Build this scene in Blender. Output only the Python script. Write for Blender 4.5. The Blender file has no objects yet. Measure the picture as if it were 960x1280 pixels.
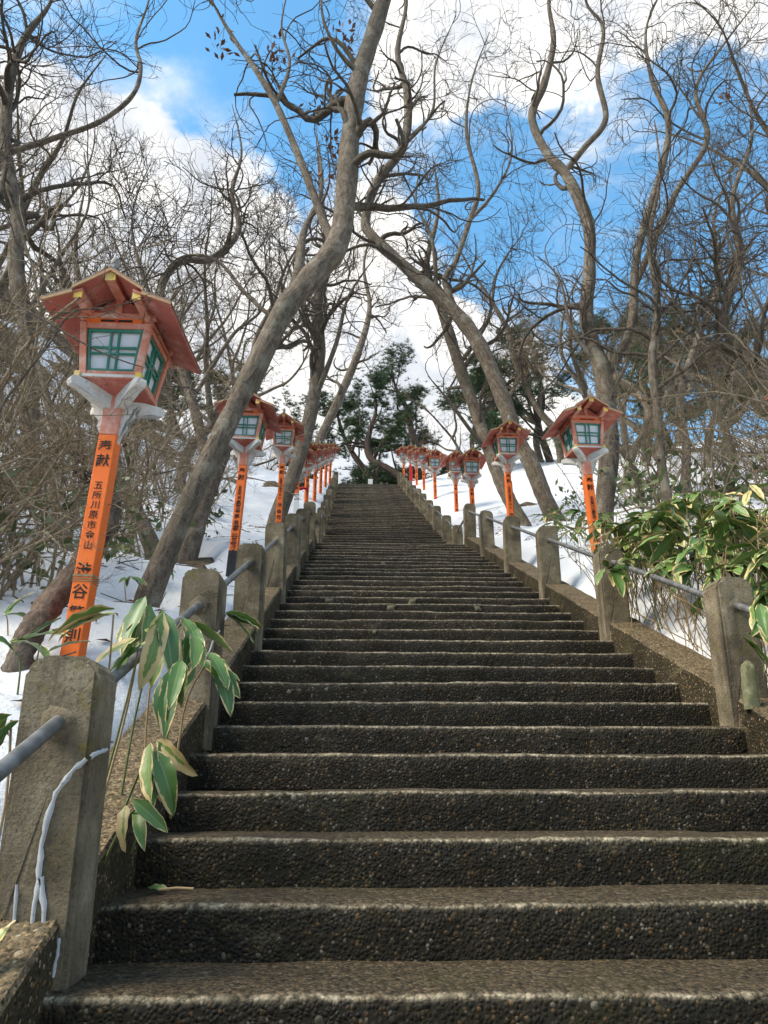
import bpy, bmesh, math, random
import numpy as np
from mathutils import Vector, Matrix, Euler

R = math.radians
sc = bpy.context.scene
col = sc.collection
rng = np.random.default_rng(7)
random.seed(7)

# ------------------------------------------------------------------ camera
FPX = 961.0                       # focal length for a 960 x 1280 picture
PITCH, YAW = R(19.75), R(2.13)
cam_data = bpy.data.cameras.new('camera')
cam_data.sensor_fit = 'VERTICAL'
cam_data.sensor_height = 36.0
cam_data.lens = FPX / 1280 * 36
cam_data.clip_start = 0.05
cam_data.clip_end = 5000
cam = bpy.data.objects.new('camera', cam_data)
cam.rotation_euler = (R(90) + PITCH, 0, -YAW)
col.objects.link(cam)
sc.camera = cam
# the photographer's eye is the origin; +Y runs up the stairs
FW = np.array([math.sin(YAW)*math.cos(PITCH), math.cos(YAW)*math.cos(PITCH), math.sin(PITCH)])
RT = np.array([math.cos(YAW), -math.sin(YAW), 0.0])
UP = np.cross(RT, FW)
def ray(x, y): return FW + RT*(x-480)/FPX + UP*(640-y)/FPX
def atY(x, y, Y):
    d = ray(x, y); return d*(Y/d[1])
def atX(x, y, X):
    d = ray(x, y); return d*(X/d[0])

# ------------------------------------------------------------------ light and sky
SUN_AZ, SUN_EL = R(-108), R(48)       # azimuth from +Y towards +X
SKY_STRENGTH, CLOUD_STRENGTH, SUN_STRENGTH = 0.135, 0.52, 2.5
sc.view_settings.view_transform = 'Standard'
sc.view_settings.look = 'None'
sc.view_settings.gamma = 1
sc.view_settings.use_curve_mapping = False
sc.view_settings.exposure = 1.35
sc.cycles.adaptive_threshold = .02
sc.cycles.max_bounces = 4
sc.cycles.diffuse_bounces = 3
sc.cycles.glossy_bounces = 2

class NT:
    def __init__(s, tree): s.t = tree; tree.nodes.clear()
    def n(s, typ, props=None, **inp):
        nd = s.t.nodes.new(typ)
        for k, v in (props or {}).items(): setattr(nd, k, v)
        for k, v in inp.items():
            key = int(k[1:]) if k[0] == 'i' and k[1:].isdigit() else k.replace('_', ' ')
            s.set(nd.inputs[key], v)
        return nd
    def set(s, sock, v):
        if hasattr(v, 'is_linked') or isinstance(v, bpy.types.NodeSocket): s.t.links.new(v, sock)
        elif isinstance(v, (tuple, list)) and len(v) == 3 and sock.type == 'RGBA': sock.default_value = (*v, 1)
        else: sock.default_value = v
    def math(s, op, a, b=0.0, clamp=False):
        nd = s.n('ShaderNodeMath', {'operation': op, 'use_clamp': clamp}); s.set(nd.inputs[0], a); s.set(nd.inputs[1], b); return nd.outputs[0]
    def mix(s, f, a, b, blend='MIX'):
        nd = s.n('ShaderNodeMix', {'data_type': 'RGBA', 'blend_type': blend})
        s.set(nd.inputs[0], f); s.set(nd.inputs[6], a); s.set(nd.inputs[7], b); return nd.outputs[2]
    def ramp(s, f, stops, interp='LINEAR'):
        nd = s.n('ShaderNodeValToRGB'); cr = nd.color_ramp; cr.interpolation = interp
        while len(cr.elements) < len(stops): cr.elements.new(0.5)
        for e, (p, c) in zip(cr.elements, stops):
            e.position = p; e.color = (*c, 1) if not isinstance(c, (int, float)) else (c, c, c, 1)
        s.set(nd.inputs[0], f); return nd.outputs[0]
    def rng(s, v, a, b, c=0.0, d=1.0, smooth=True):
        nd = s.n('ShaderNodeMapRange', {'interpolation_type': 'SMOOTHSTEP' if smooth else 'LINEAR'})
        for i, x in enumerate((v, a, b, c, d)): s.set(nd.inputs[i], x)
        return nd.outputs[0]
    def noise(s, vec, scale, detail=4, rough=0.55, dist=0.0):
        nd = s.n('ShaderNodeTexNoise', Scale=scale, Detail=detail, Roughness=rough, Distortion=dist)
        if vec is not None: s.set(nd.inputs['Vector'], vec)
        return nd.outputs[0]
    def scale(s, vec, v3):
        nd = s.n('ShaderNodeVectorMath', {'operation': 'MULTIPLY'}); s.set(nd.inputs[0], vec); nd.inputs[1].default_value = v3; return nd.outputs[0]
    def add(s, a, b):
        nd = s.n('ShaderNodeVectorMath', {'operation': 'ADD'}); s.set(nd.inputs[0], a); s.set(nd.inputs[1], b); return nd.outputs[0]

world = bpy.data.worlds.new('World'); sc.world = world; world.use_nodes = True
w = NT(world.node_tree)
sky = w.n('ShaderNodeTexSky', {'sky_type': 'NISHITA', 'sun_disc': False, 'sun_elevation': SUN_EL, 'sun_rotation': SUN_AZ, 'air_density': 1.0, 'dust_density': 0.3, 'ozone_density': 3.0})
tc = w.n('ShaderNodeTexCoord')
dirv = tc.outputs['Generated']
sep = w.n('ShaderNodeSeparateXYZ'); w.set(sep.inputs[0], dirv)
# cumulus banks and clear gaps: (direction through the picture, half width in degrees, weight)
BANKS = [((165, 125), 10, .42), ((120, 300), 15, .30), ((300, 360), 13, .30), ((400, 480), 10, .2), ((560, 380), 9, .26), ((640, 420), 9, .22),
         ((700, 90), 11, .17), ((860, 130), 9, .10), ((760, 250), 5, .12), ((590, 40), 7, .05), ((440, 60), 4, .06), ((640, 250), 4, -.05),
         ((280, 110), 8, -.36), ((325, 230), 7, -.32), ((400, 330), 4, -.16), ((110, -10), 10, -.34), ((30, 90), 7, -.2), ((600, 230), 6, -.22), ((545, 290), 6, -.22),
         ((800, 340), 13, -.22), ((900, 250), 11, -.16), ((660, 330), 5, -.2), ((780, 390), 4, .16)]
n1 = w.noise(w.scale(dirv, (1, 1, 1.25)), 4.6, 9, 0.60, 0.3)
dens = n1
for (p, wd, amp) in BANKS:
    v = ray(*p); v = v/np.linalg.norm(v)
    dot = w.n('ShaderNodeVectorMath', {'operation': 'DOT_PRODUCT'}); w.set(dot.inputs[0], dirv); dot.inputs[1].default_value = tuple(v)
    dens = w.math('ADD', dens, w.rng(dot.outputs['Value'], math.cos(R(wd*1.35)), math.cos(R(wd*.25)), 0.0, amp))
low = w.rng(sep.outputs[2], 0.02, 0.5, 0.16, 0.0)
dens = w.math('ADD', dens, low)
mask = w.rng(dens, 0.51, 0.62)
thin = w.rng(w.noise(w.scale(dirv, (1, 1, 2.2)), 7.0, 8, 0.62, 0.6), 0.40, 0.72, 0.0, 0.7)
mask = w.math('MAXIMUM', mask, w.math('MULTIPLY', thin, w.rng(dens, 0.28, 0.55)))
shade = w.rng(w.noise(w.add(dirv, (0.02, 0.0, 0.05)), 8.5, 8, 0.6, .3), 0.34, 0.62)
ccol = w.mix(shade, (0.60, 0.64, 0.70), (1.0, 0.98, 0.94))
skycol = w.mix(1.0, sky.outputs[0], (0.66, 1.04, 1.00), 'MULTIPLY')
bg1 = w.n('ShaderNodeBackground', Color=skycol, Strength=SKY_STRENGTH)
bg2 = w.n('ShaderNodeBackground', Color=ccol, Strength=CLOUD_STRENGTH)
mx = w.n('ShaderNodeMixShader'); w.set(mx.inputs[0], mask); w.set(mx.inputs[1], bg1.outputs[0]); w.set(mx.inputs[2], bg2.outputs[0])
wo = w.n('ShaderNodeOutputWorld'); w.set(wo.inputs[0], mx.outputs[0])

sun_d = bpy.data.lights.new('sun', 'SUN'); sun_d.energy = SUN_STRENGTH; sun_d.angle = R(32); sun_d.color = (1.0, 0.87, 0.70)
sun = bpy.data.objects.new('sun', sun_d); col.objects.link(sun)
sv = Vector((math.sin(SUN_AZ)*math.cos(SUN_EL), math.cos(SUN_AZ)*math.cos(SUN_EL), math.sin(SUN_EL)))
sun.rotation_euler = (-sv).to_track_quat('-Z', 'Y').to_euler(); sun.location = sv*50

# ------------------------------------------------------------------ numeric helpers
_tab = np.random.default_rng(11).random((256, 256))
def vnoise(x, y):
    x = np.asarray(x, float); y = np.asarray(y, float)
    xi = np.floor(x).astype(int); yi = np.floor(y).astype(int); fx = x-xi; fy = y-yi
    fx = fx*fx*(3-2*fx); fy = fy*fy*(3-2*fy)
    a = _tab[xi % 256, yi % 256]; b = _tab[(xi+1) % 256, yi % 256]; c = _tab[xi % 256, (yi+1) % 256]; d = _tab[(xi+1) % 256, (yi+1) % 256]
    return (a*(1-fx)+b*fx)*(1-fy)+(c*(1-fx)+d*fx)*fy
def fbm(x, y, o=4):
    s = 0; a = .5; t = 0
    for k in range(o):
        s = s+a*vnoise(x*2**k+17.3*k, y*2**k+5.1*k); t += a; a *= .5
    return s/t - .5
def sstep(a, b, x):
    t = np.clip((np.asarray(x, float)-a)/(b-a), 0, 1); return t*t*(3-2*t)

def mesh_np(name, V, Q=None, T=None, smooth=True, mat=None):
    V = np.asarray(V, np.float32).reshape(-1, 3)
    me = bpy.data.meshes.new(name)
    polys = []
    if Q is not None and len(Q): polys.append(np.asarray(Q, np.int32).reshape(-1, 4))
    if T is not None and len(T): polys.append(np.asarray(T, np.int32).reshape(-1, 3))
    loops = np.concatenate([p.ravel() for p in polys]); tot = np.concatenate([np.full(len(p), p.shape[1], np.int32) for p in polys])
    start = np.concatenate([[0], np.cumsum(tot)[:-1]]).astype(np.int32)
    me.vertices.add(len(V)); me.vertices.foreach_set('co', V.ravel())
    me.loops.add(len(loops)); me.loops.foreach_set('vertex_index', loops)
    me.polygons.add(len(tot)); me.polygons.foreach_set('loop_start', start); me.polygons.foreach_set('loop_total', tot)
    me.polygons.foreach_set('use_smooth', np.full(len(tot), smooth, bool))
    me.update(calc_edges=True)
    if mat: me.materials.append(mat)
    return me

class MB:
    """collects vertices and faces of one mesh"""
    def __init__(s): s.v = []; s.q = []; s.t = []; s.n = 0
    def add(s, V, Q=None, T=None):
        V = np.asarray(V, float).reshape(-1, 3); s.v.append(V)
        if Q is not None and len(Q): s.q.append(np.asarray(Q).reshape(-1, 4)+s.n)
        if T is not None and len(T): s.t.append(np.asarray(T).reshape(-1, 3)+s.n)
        s.n += len(V)
    def hexa(s, p):     # eight corners: bottom loop 0-3, top loop 4-7
        s.add(p, [(0, 3, 2, 1), (4, 5, 6, 7), (0, 1, 5, 4), (1, 2, 6, 5), (2, 3, 7, 6), (3, 0, 4, 7)])
    def box(s, x0, x1, y0, y1, z0, z1):
        s.hexa([(x0, y0, z0), (x1, y0, z0), (x1, y1, z0), (x0, y1, z0), (x0, y0, z1), (x1, y0, z1), (x1, y1, z1), (x0, y1, z1)])
    def bar(s, a, b, w, h, up=(0, 0, 1)):
        a = Vector(a); b = Vector(b); d = (b-a).normalized(); u = Vector(up); sd = d.cross(u).normalized()*w/2; uu = sd.cross(d).normalized()*h/2
        s.hexa([a-sd-uu, a+sd-uu, b+sd-uu, b-sd-uu, a-sd+uu, a+sd+uu, b+sd+uu, b-sd+uu])
    def prism(s, poly, y0, y1):     # polygon in XZ pushed along Y, fan caps
        n = len(poly); V = [(x, y0, z) for x, z in poly]+[(x, y1, z) for x, z in poly]
        Q = [(i, (i+1) % n, n+(i+1) % n, n+i) for i in range(n)]
        T = [(0, i+1, i) for i in range(1, n-1)]+[(n, n+i, n+i+1) for i in range(1, n-1)]
        s.add(V, Q, T)
    def tubes(s, P, Rr, S): s.add(*tube_arr(P, Rr, S))
    def mesh(s, name, mat, smooth=False):
        return mesh_np(name, np.concatenate(s.v), np.concatenate(s.q) if s.q else None, np.concatenate(s.t) if s.t else None, smooth, mat)
    def build(s, name, mat, parent=None, smooth=False, bevel=0.0):
        o = link(name, s.mesh(name, mat, smooth), parent)
        if bevel:
            bm = bmesh.new(); bm.from_mesh(o.data); bmesh.ops.recalc_face_normals(bm, faces=bm.faces[:])
            bmesh.ops.bevel(bm, geom=bm.edges[:], offset=bevel, segments=1, affect='EDGES', clamp_overlap=True); bm.to_mesh(o.data); bm.free()
        return o

def tube_arr(P, Rr, S):
    P = np.asarray(P, float); Rr = np.asarray(Rr, float)
    N, K, _ = P.shape
    T = np.gradient(P, axis=1); T /= np.linalg.norm(T, axis=2, keepdims=True)+1e-9
    m = P[:, -1]-P[:, 0]; m /= np.linalg.norm(m, axis=1, keepdims=True)+1e-9
    ref = np.where(np.abs(m[:, 2:3]) < .8, np.array([[0, 0, 1.]]), np.array([[1., 0, 0]]))
    ref = ref[:, None, :]
    n = ref-(ref*T).sum(2, keepdims=True)*T; n /= np.linalg.norm(n, axis=2, keepdims=True)+1e-9
    b = np.cross(T, n)
    a = np.arange(S)*2*np.pi/S
    V = P[:, :, None, :]+Rr[:, :, None, None]*(np.cos(a)[None, None, :, None]*n[:, :, None, :]+np.sin(a)[None, None, :, None]*b[:, :, None, :])
    idx = np.arange(N*K*S).reshape(N, K, S)
    i0 = idx[:, :-1]; i1 = idx[:, 1:]
    Q = np.stack([i0, np.roll(i0, -1, 2), np.roll(i1, -1, 2), i1], -1)
    return V.reshape(-1, 3), Q.reshape(-1, 4)

def link(name, me, parent=None):
    o = bpy.data.objects.new(name, me); col.objects.link(o)
    if parent: o.parent = parent
    return o
def tag(o, label=None, cat=None, group=None, kind=None):
    if label: o['label'] = label
    if cat: o['category'] = cat
    if group: o['group'] = group
    if kind: o['kind'] = kind
    return o
def empty(name, loc=(0, 0, 0), rot=(0, 0, 0)):
    o = bpy.data.objects.new(name, None); o.empty_display_size = .1; col.objects.link(o); o.location = loc; o.rotation_euler = rot; return o
def copy_tree(o, parent=None):
    c = o.copy(); col.objects.link(c); c.parent = parent
    for ch in list(o.children): copy_tree(ch, c)
    return c

# ------------------------------------------------------------------ materials
def new_mat(name):
    m = bpy.data.materials.new(name); m.use_nodes = True; t = NT(m.node_tree)
    out = t.n('ShaderNodeOutputMaterial'); b = t.n('ShaderNodeBsdfPrincipled'); t.set(out.inputs[0], b.outputs[0])
    return m, t, b
def ocoord(t): return t.n('ShaderNodeTexCoord').outputs['Object']
def gcoord(t): return t.n('ShaderNodeNewGeometry').outputs['Position']
def bump(t, b, h, strength=.5, dist=.01):
    nd = t.n('ShaderNodeBump', Strength=strength, Distance=dist); t.set(nd.inputs['Height'], h); t.set(b.inputs['Normal'], nd.outputs[0])

STONE_STOPS = [(0, (.013, .0105, .006)), (.40, (.026, .021, .012)), (.68, (.046, .036, .020)), (.82, (.080, .058, .030)), (.89, (.13, .083, .036)), (.93, (.21, .115, .045)), (.975, (.20, .175, .13)), (1, (.30, .27, .22))]
def mat_aggregate(name, attr, tone=1.0, moss=.35):
    m, t, b = new_mat(name)
    p = gcoord(t)
    pw = t.add(p, t.scale(t.n('ShaderNodeTexNoise', Vector=p, Scale=30.0).outputs['Color'], (.012, .012, .012)))
    v = t.n('ShaderNodeTexVoronoi', Vector=pw, Scale=96.0); sp = t.n('ShaderNodeSeparateColor'); t.set(sp.inputs[0], v.outputs['Color'])
    v2 = t.n('ShaderNodeTexVoronoi', Vector=t.add(pw, (.3, .7, .2)), Scale=34.0); sp2 = t.n('ShaderNodeSeparateColor'); t.set(sp2.inputs[0], v2.outputs['Color'])
    isb = t.math('MULTIPLY', t.rng(sp2.outputs[1], .80, .82), t.rng(v2.outputs['Distance'], .42, .36))      # here and there a larger stone
    mixf = t.n('ShaderNodeMix'); t.set(mixf.inputs[0], isb); t.set(mixf.inputs[2], sp.outputs[0]); t.set(mixf.inputs[3], sp2.outputs[0]); rnd = mixf.outputs[0]
    dome = t.math('ADD', t.math('MULTIPLY', t.rng(v.outputs['Distance'], .75, .1), t.math('SUBTRACT', 1.0, isb)), t.math('MULTIPLY', isb, t.rng(v2.outputs['Distance'], .45, .05, .2, 1.9)))
    stone = t.ramp(rnd, STONE_STOPS)
    cement = t.mix(t.noise(p, 6, 4), (.022, .019, .011), (.050, .041, .024))
    c = t.mix(t.rng(dome, .12, .5), cement, stone)
    big = t.noise(p, 1.7, 5, .6)
    c = t.mix(t.rng(big, .38, .62, 0, .8), c, t.mix(1.0, c, (.50, .51, .52), 'MULTIPLY'))
    oi = t.n('ShaderNodeObjectInfo').outputs['Random']
    c = t.mix(t.math('MULTIPLY', oi, .6), c, t.mix(1.0, c, (.62, .64, .60), 'MULTIPLY'))
    c = t.mix(t.rng(t.noise(t.scale(t.add(p, (2, 0, 9)), (1, 1, 2.5)), 3.1, 6, .7), .57, .70, 0, .5), c, t.mix(rnd, (.07, .06, .035), (.15, .125, .075)))
    # flat tops paler: foot wear, plus light from above painted into the colour
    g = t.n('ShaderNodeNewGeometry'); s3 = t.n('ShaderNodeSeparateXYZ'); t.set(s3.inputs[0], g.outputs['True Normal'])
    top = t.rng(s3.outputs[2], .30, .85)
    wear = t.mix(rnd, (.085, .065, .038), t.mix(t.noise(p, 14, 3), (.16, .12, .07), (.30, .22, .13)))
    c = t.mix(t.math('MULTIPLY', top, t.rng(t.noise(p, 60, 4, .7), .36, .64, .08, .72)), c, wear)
    green = t.rng(t.noise(t.add(p, (3, 1, 0)), 2.4, 5, .65), .55, .74, 0, moss)
    c = t.mix(green, c, (.055, .054, .014))
    c = t.mix(1.0, c, (tone, tone, tone), 'MULTIPLY')
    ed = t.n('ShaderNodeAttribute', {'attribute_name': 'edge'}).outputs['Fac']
    c = t.mix(t.math('MULTIPLY', ed, t.rng(t.noise(p, 34, 4, .65), .38, .60, .15, 1.0)), c, t.mix(rnd, (.22, .185, .12), (.52, .45, .32)))  # pale lip: nosing highlight painted into the colour, broken up as wear
    t.set(b.inputs['Base Color'], c)
    t.set(b.inputs['Roughness'], t.rng(t.noise(p, 9, 3), .3, .7, .55, .85)); b.inputs['Specular IOR Level'].default_value = .2
    h = t.math('ADD', t.math('MULTIPLY', dome, 1.0), t.math('MULTIPLY', t.noise(p, 160, 3), .35))
    bump(t, b, h, .6, .005)
    return m
M_STEP_N = mat_aggregate('aggregate_near', True, .80)
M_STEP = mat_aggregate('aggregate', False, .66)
M_CURB = mat_aggregate('curb_aggregate', False, 1.45, .6)

def mat_concrete():
    m, t, b = new_mat('post_concrete')
    p = gcoord(t); o = ocoord(t)
    n = t.noise(p, 5, 6, .62)
    c = t.ramp(n, [(.32, (.070, .054, .030)), (.5, (.175, .142, .088)), (.68, (.31, .265, .180))])
    # rain streaks from the top, with a soft end
    st = t.noise(t.scale(p, (11, 11, 1.1)), 1.0, 4, .6)
    c = t.mix(t.rng(st, .52, .72, 0, .75), c, (.045, .037, .028))
    c = t.mix(t.rng(t.noise(t.add(p, (7, 2, 1)), 7, 5, .7), .56, .70, 0, .65), c, (.15, .115, .018))
    c = t.mix(t.rng(t.noise(t.add(p, (1, 9, 4)), 16, 4, .7), .60, .72, 0, .45), c, (.26, .25, .21))
    c = t.mix(t.rng(t.noise(p, 90, 4, .7), .50, .66, 0, .6), c, (.05, .042, .030))
    c = t.mix(t.rng(t.noise(t.add(p, (2, 2, 8)), 2.6, 4, .6), .50, .66, 0, .5), c, (.115, .105, .055))
    t.set(b.inputs['Base Color'], c); b.inputs['Roughness'].default_value = .9
    h = t.math('ADD', t.noise(p, 120, 4, .7), t.math('MULTIPLY', t.noise(p, 22, 4), 1.3))
    bump(t, b, h, .8, .009)
    return m
M_POST = mat_concrete()

def mat_snow():
    m, t, b = new_mat('snow')
    p = gcoord(t)
    c = t.mix(t.rng(t.noise(p, 1.3, 4), .35, .7), (.60, .63, .67), (.72, .74, .76))
    c = t.mix(t.rng(t.noise(p, 60, 3, .7), .64, .76, 0, .6), c, (.22, .17, .12))
    c = t.mix(t.rng(t.noise(t.add(p, (5, 3, 0)), 3.2, 5, .7), .60, .82, 0, .35), c, (.50, .46, .40))
    t.set(b.inputs['Base Color'], c); b.inputs['Roughness'].default_value = .55
    b.inputs['Subsurface Weight'].default_value = .0
    bump(t, b, t.math('ADD', t.noise(p, 9, 5, .65), t.math('MULTIPLY', t.noise(p, 55, 4, .7), .4)), .55, .05)
    return m
M_SNOW = mat_snow()

def mat_soil():
    m, t, b = new_mat('leaf_litter')
    p = gcoord(t)
    v = t.n('ShaderNodeTexVoronoi', Vector=p, Scale=16.0); sp = t.n('ShaderNodeSeparateColor'); t.set(sp.inputs[0], v.outputs['Color'])
    c = t.ramp(sp.outputs[0], [(0, (.030, .020, .012)), (.4, (.075, .046, .024)), (.7, (.13, .085, .045)), (1, (.19, .135, .075))])
    c = t.mix(t.rng(t.noise(p, 2.2, 5), .5, .75, 0, .6), c, (.045, .050, .018))
    t.set(b.inputs['Base Color'], c); b.inputs['Roughness'].default_value = .95
    bump(t, b, t.math('ADD', v.outputs['Distance'], t.noise(p, 30, 4)), .9, .03)
    return m
M_SOIL = mat_soil()

def mat_bark(name, dark, mid, pale, lichen=.4, sc_=1.0, trunk=False):
    m, t, b = new_mat(name)
    p = gcoord(t); oi = t.n('ShaderNodeObjectInfo').outputs['Random']
    q = t.n('ShaderNodeAttribute', {'attribute_name': 'bark'}).outputs['Vector'] if trunk else t.scale(p, (1, 1, .3))
    n = t.math('ADD', t.math('MULTIPLY', t.noise(q, 30*sc_, 6, .7, .5), .65), t.math('MULTIPLY', t.noise(p, 75*sc_, 4, .7), .35))
    c = t.ramp(n, [(.36, dark), (.50, mid), (.66, pale)])
    c = t.mix(t.rng(t.noise(p, 4.5, 5, .7), .52, .66, 0, lichen), c, (.33, .32, .25))
    c = t.mix(t.rng(t.noise(t.add(p, (4, 4, 4)), 1.6, 3), .45, .75, 0, .35), c, (.055, .060, .030))
    c = t.mix(t.math('MULTIPLY', oi, .35), c, t.mix(1.0, c, (.72, .70, .68), 'MULTIPLY'))
    t.set(b.inputs['Base Color'], c); b.inputs['Roughness'].default_value = .92
    bump(t, b, n, 1.0, .035)
    return m
M_BARK = mat_bark('bark', (.034, .025, .017), (.145, .112, .080), (.28, .235, .18), .5, 1.0, True)
M_BARK_ROUGH = mat_bark('rough_bark', (.020, .012, .008), (.10, .066, .046), (.24, .175, .13), .2, .5, True)
M_BRANCH = mat_bark('branch_bark', (.038, .029, .021), (.098, .076, .056), (.18, .15, .115), .2)
M_BRUSH = mat_bark('brush_bark', (.07, .048, .026), (.19, .135, .075), (.32, .245, .15), .15)
M_SHRUB = mat_bark('shrub_bark', (.13, .10, .062), (.30, .24, .16), (.45, .38, .275), .25)
M_PINEBARK = mat_bark('pine_bark', (.025, .017, .013), (.075, .050, .038), (.14, .10, .08), .1, 1.0, True)

def mat_paint(name, base, wear_to, wear=.35, dirt=.4, rough=.55, sc_=1.0, spec=.35):
    m, t, b = new_mat(name)
    p = gcoord(t)
    c = t.mix(t.rng(t.noise(p, 9*sc_, 5, .65), .45, .75, 0, wear), base, wear_to)
    c = t.mix(t.rng(t.noise(t.add(p, (3, 5, 1)), 30*sc_, 5, .72), .56, .68, 0, dirt), c, tuple(x*.35+.03 for x in base))
    t.set(b.inputs['Base Color'], c); b.inputs['Roughness'].default_value = rough; b.inputs['Specular IOR Level'].default_value = spec
    bump(t, b, t.noise(t.scale(p, (1, 1, .3)), 90, 4), .25, .004)
    return m
M_ORANGE = mat_paint('orange_paint', (.80, .155, .018), (.83, .23, .06), .5, .12)
M_FADED = mat_paint('faded_vermilion', (.57, .205, .13), (.64, .43, .35), 1.0, .65)
M_ROOF = mat_paint('roof_vermilion', (.43, .125, .092), (.58, .31, .25), 1.0, .65, .85)
M_ROOFTOP = mat_paint('roof_top', (.20, .16, .13), (.30, .16, .11), .6, .5, .8)
M_WHITE = mat_paint('chipped_white', (.58, .58, .55), (.42, .27, .21), .45, .9, .85, 1.6)
M_YELLOW = mat_paint('yellow_paint', (.66, .45, .07), (.62, .50, .28), .8, .6)
M_VERGE = mat_paint('bare_verge', (.42, .27, .14), (.46, .18, .12), .8, .6, .8)
M_GREEN = mat_paint('green_lattice', (.03, .19, .13), (.14, .33, .27), .9, .4)
M_BLACK = mat_paint('black_paint', (.012, .016, .022), (.04, .045, .05), .4, .1)
M_INK = mat_paint('ink', (.012, .010, .010), (.03, .02, .015), .3, .0, .7)
M_RED = mat_paint('red_paint', (.55, .022, .02), (.62, .06, .05), .5, .2)
M_PAPER = mat_paint('window_paper', (.66, .68, .72), (.55, .57, .60), .5, .1, .35)
M_CLOTH = mat_paint('red_cloth', (.62, .02, .03), (.5, .02, .03), .4, .1, .9)
M_SEAL = mat_paint('sealant', (.43, .45, .46), (.28, .28, .27), .7, .7, .8, 2.0)
M_SIGN = mat_paint('sign_white', (.75, .75, .74), (.65, .65, .62), .3, .2)
M_GREYCAP = mat_paint('grey_cap', (.24, .24, .23), (.33, .32, .3), .5, .3, .6)
M_MORTAR = mat_paint('mortar', (.15, .13, .08), (.06, .05, .03), .9, .95, .95, 5.0)
M_WOOD = mat_paint('weathered_wood', (.17, .115, .065), (.24, .19, .13), .6, .5, .9)
M_MOSSY = mat_paint('mossy_stone', (.13, .135, .070), (.25, .245, .17), .9, .9, .95, 4.0)
def mat_steel():
    m, t, b = new_mat('galvanised_pipe'); p = gcoord(t)
    c = t.mix(t.rng(t.noise(p, 18, 4), .35, .7), (.13, .132, .13), (.24, .245, .24))
    c = t.mix(t.rng(t.noise(p, 40, 4), .62, .75, 0, .5), c, (.10, .09, .08))
    t.set(b.inputs['Base Color'], c); b.inputs['Metallic'].default_value = .55; b.inputs['Roughness'].default_value = .48
    return m
M_STEEL = mat_steel()

def mat_sasa():
    m, t, b = new_mat('bamboo_leaf')
    uv = t.n('ShaderNodeUVMap').outputs[0]; s3 = t.n('ShaderNodeSeparateXYZ'); t.set(s3.inputs[0], uv)
    oi = t.n('ShaderNodeObjectInfo').outputs['Random']; p = gcoord(t)
    e = t.math('ABSOLUTE', t.math('SUBTRACT', t.math('MULTIPLY', s3.outputs[0], 2.0), 1.0))      # 0 midrib, 1 margin
    wob = t.math('MULTIPLY', t.math('SUBTRACT', t.noise(p, 26, 3), .5), 1.1)
    dry = t.math('ADD', t.math('ADD', e, wob), t.math('MULTIPLY', t.rng(s3.outputs[1], .55, 1.0), .38))
    dry = t.math('ADD', dry, t.rng(oi, .74, 1.0, 0.0, .75))
    k = t.rng(dry, .91, 1.0)
    veins = t.math('MULTIPLY', t.math('ADD', t.math('SINE', t.math('MULTIPLY', s3.outputs[0], 95.0)), 1.0), .5)
    g = t.mix(oi, (.040, .115, .020), (.135, .23, .035))
    g = t.mix(t.math('MULTIPLY', veins, .22), g, (.10, .19, .07))
    g = t.mix(t.rng(e, .12, .02, 0, .6), g, (.20, .27, .11))
    pale = t.mix(t.noise(p, 12, 3), (.48, .33, .11), (.58, .48, .25))
    t.set(b.inputs['Base Color'], t.mix(k, g, pale)); b.inputs['Roughness'].default_value = .42
    bump(t, b, veins, .18, .002)
    return m
M_SASA = mat_sasa()
def mat_flat(name, a, c2, rough=.8, trans=0.0):
    m, t, b = new_mat(name)
    oi = t.n('ShaderNodeNewGeometry').outputs['Random Per Island']
    t.set(b.inputs['Base Color'], t.mix(oi, a, c2)); b.inputs['Roughness'].default_value = rough
    return m
M_NEEDLE = mat_flat('pine_needles', (.020, .050, .022), (.075, .125, .045))
M_OLIVE = mat_flat('evergreen_leaves', (.045, .075, .020), (.13, .16, .05), .55)
M_DRYLEAF = mat_flat('dry_oak_leaves', (.12, .045, .02), (.22, .10, .045))
M_STALK = mat_paint('dry_stalk', (.30, .22, .12), (.20, .13, .07), .7, .4, .9)

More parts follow.
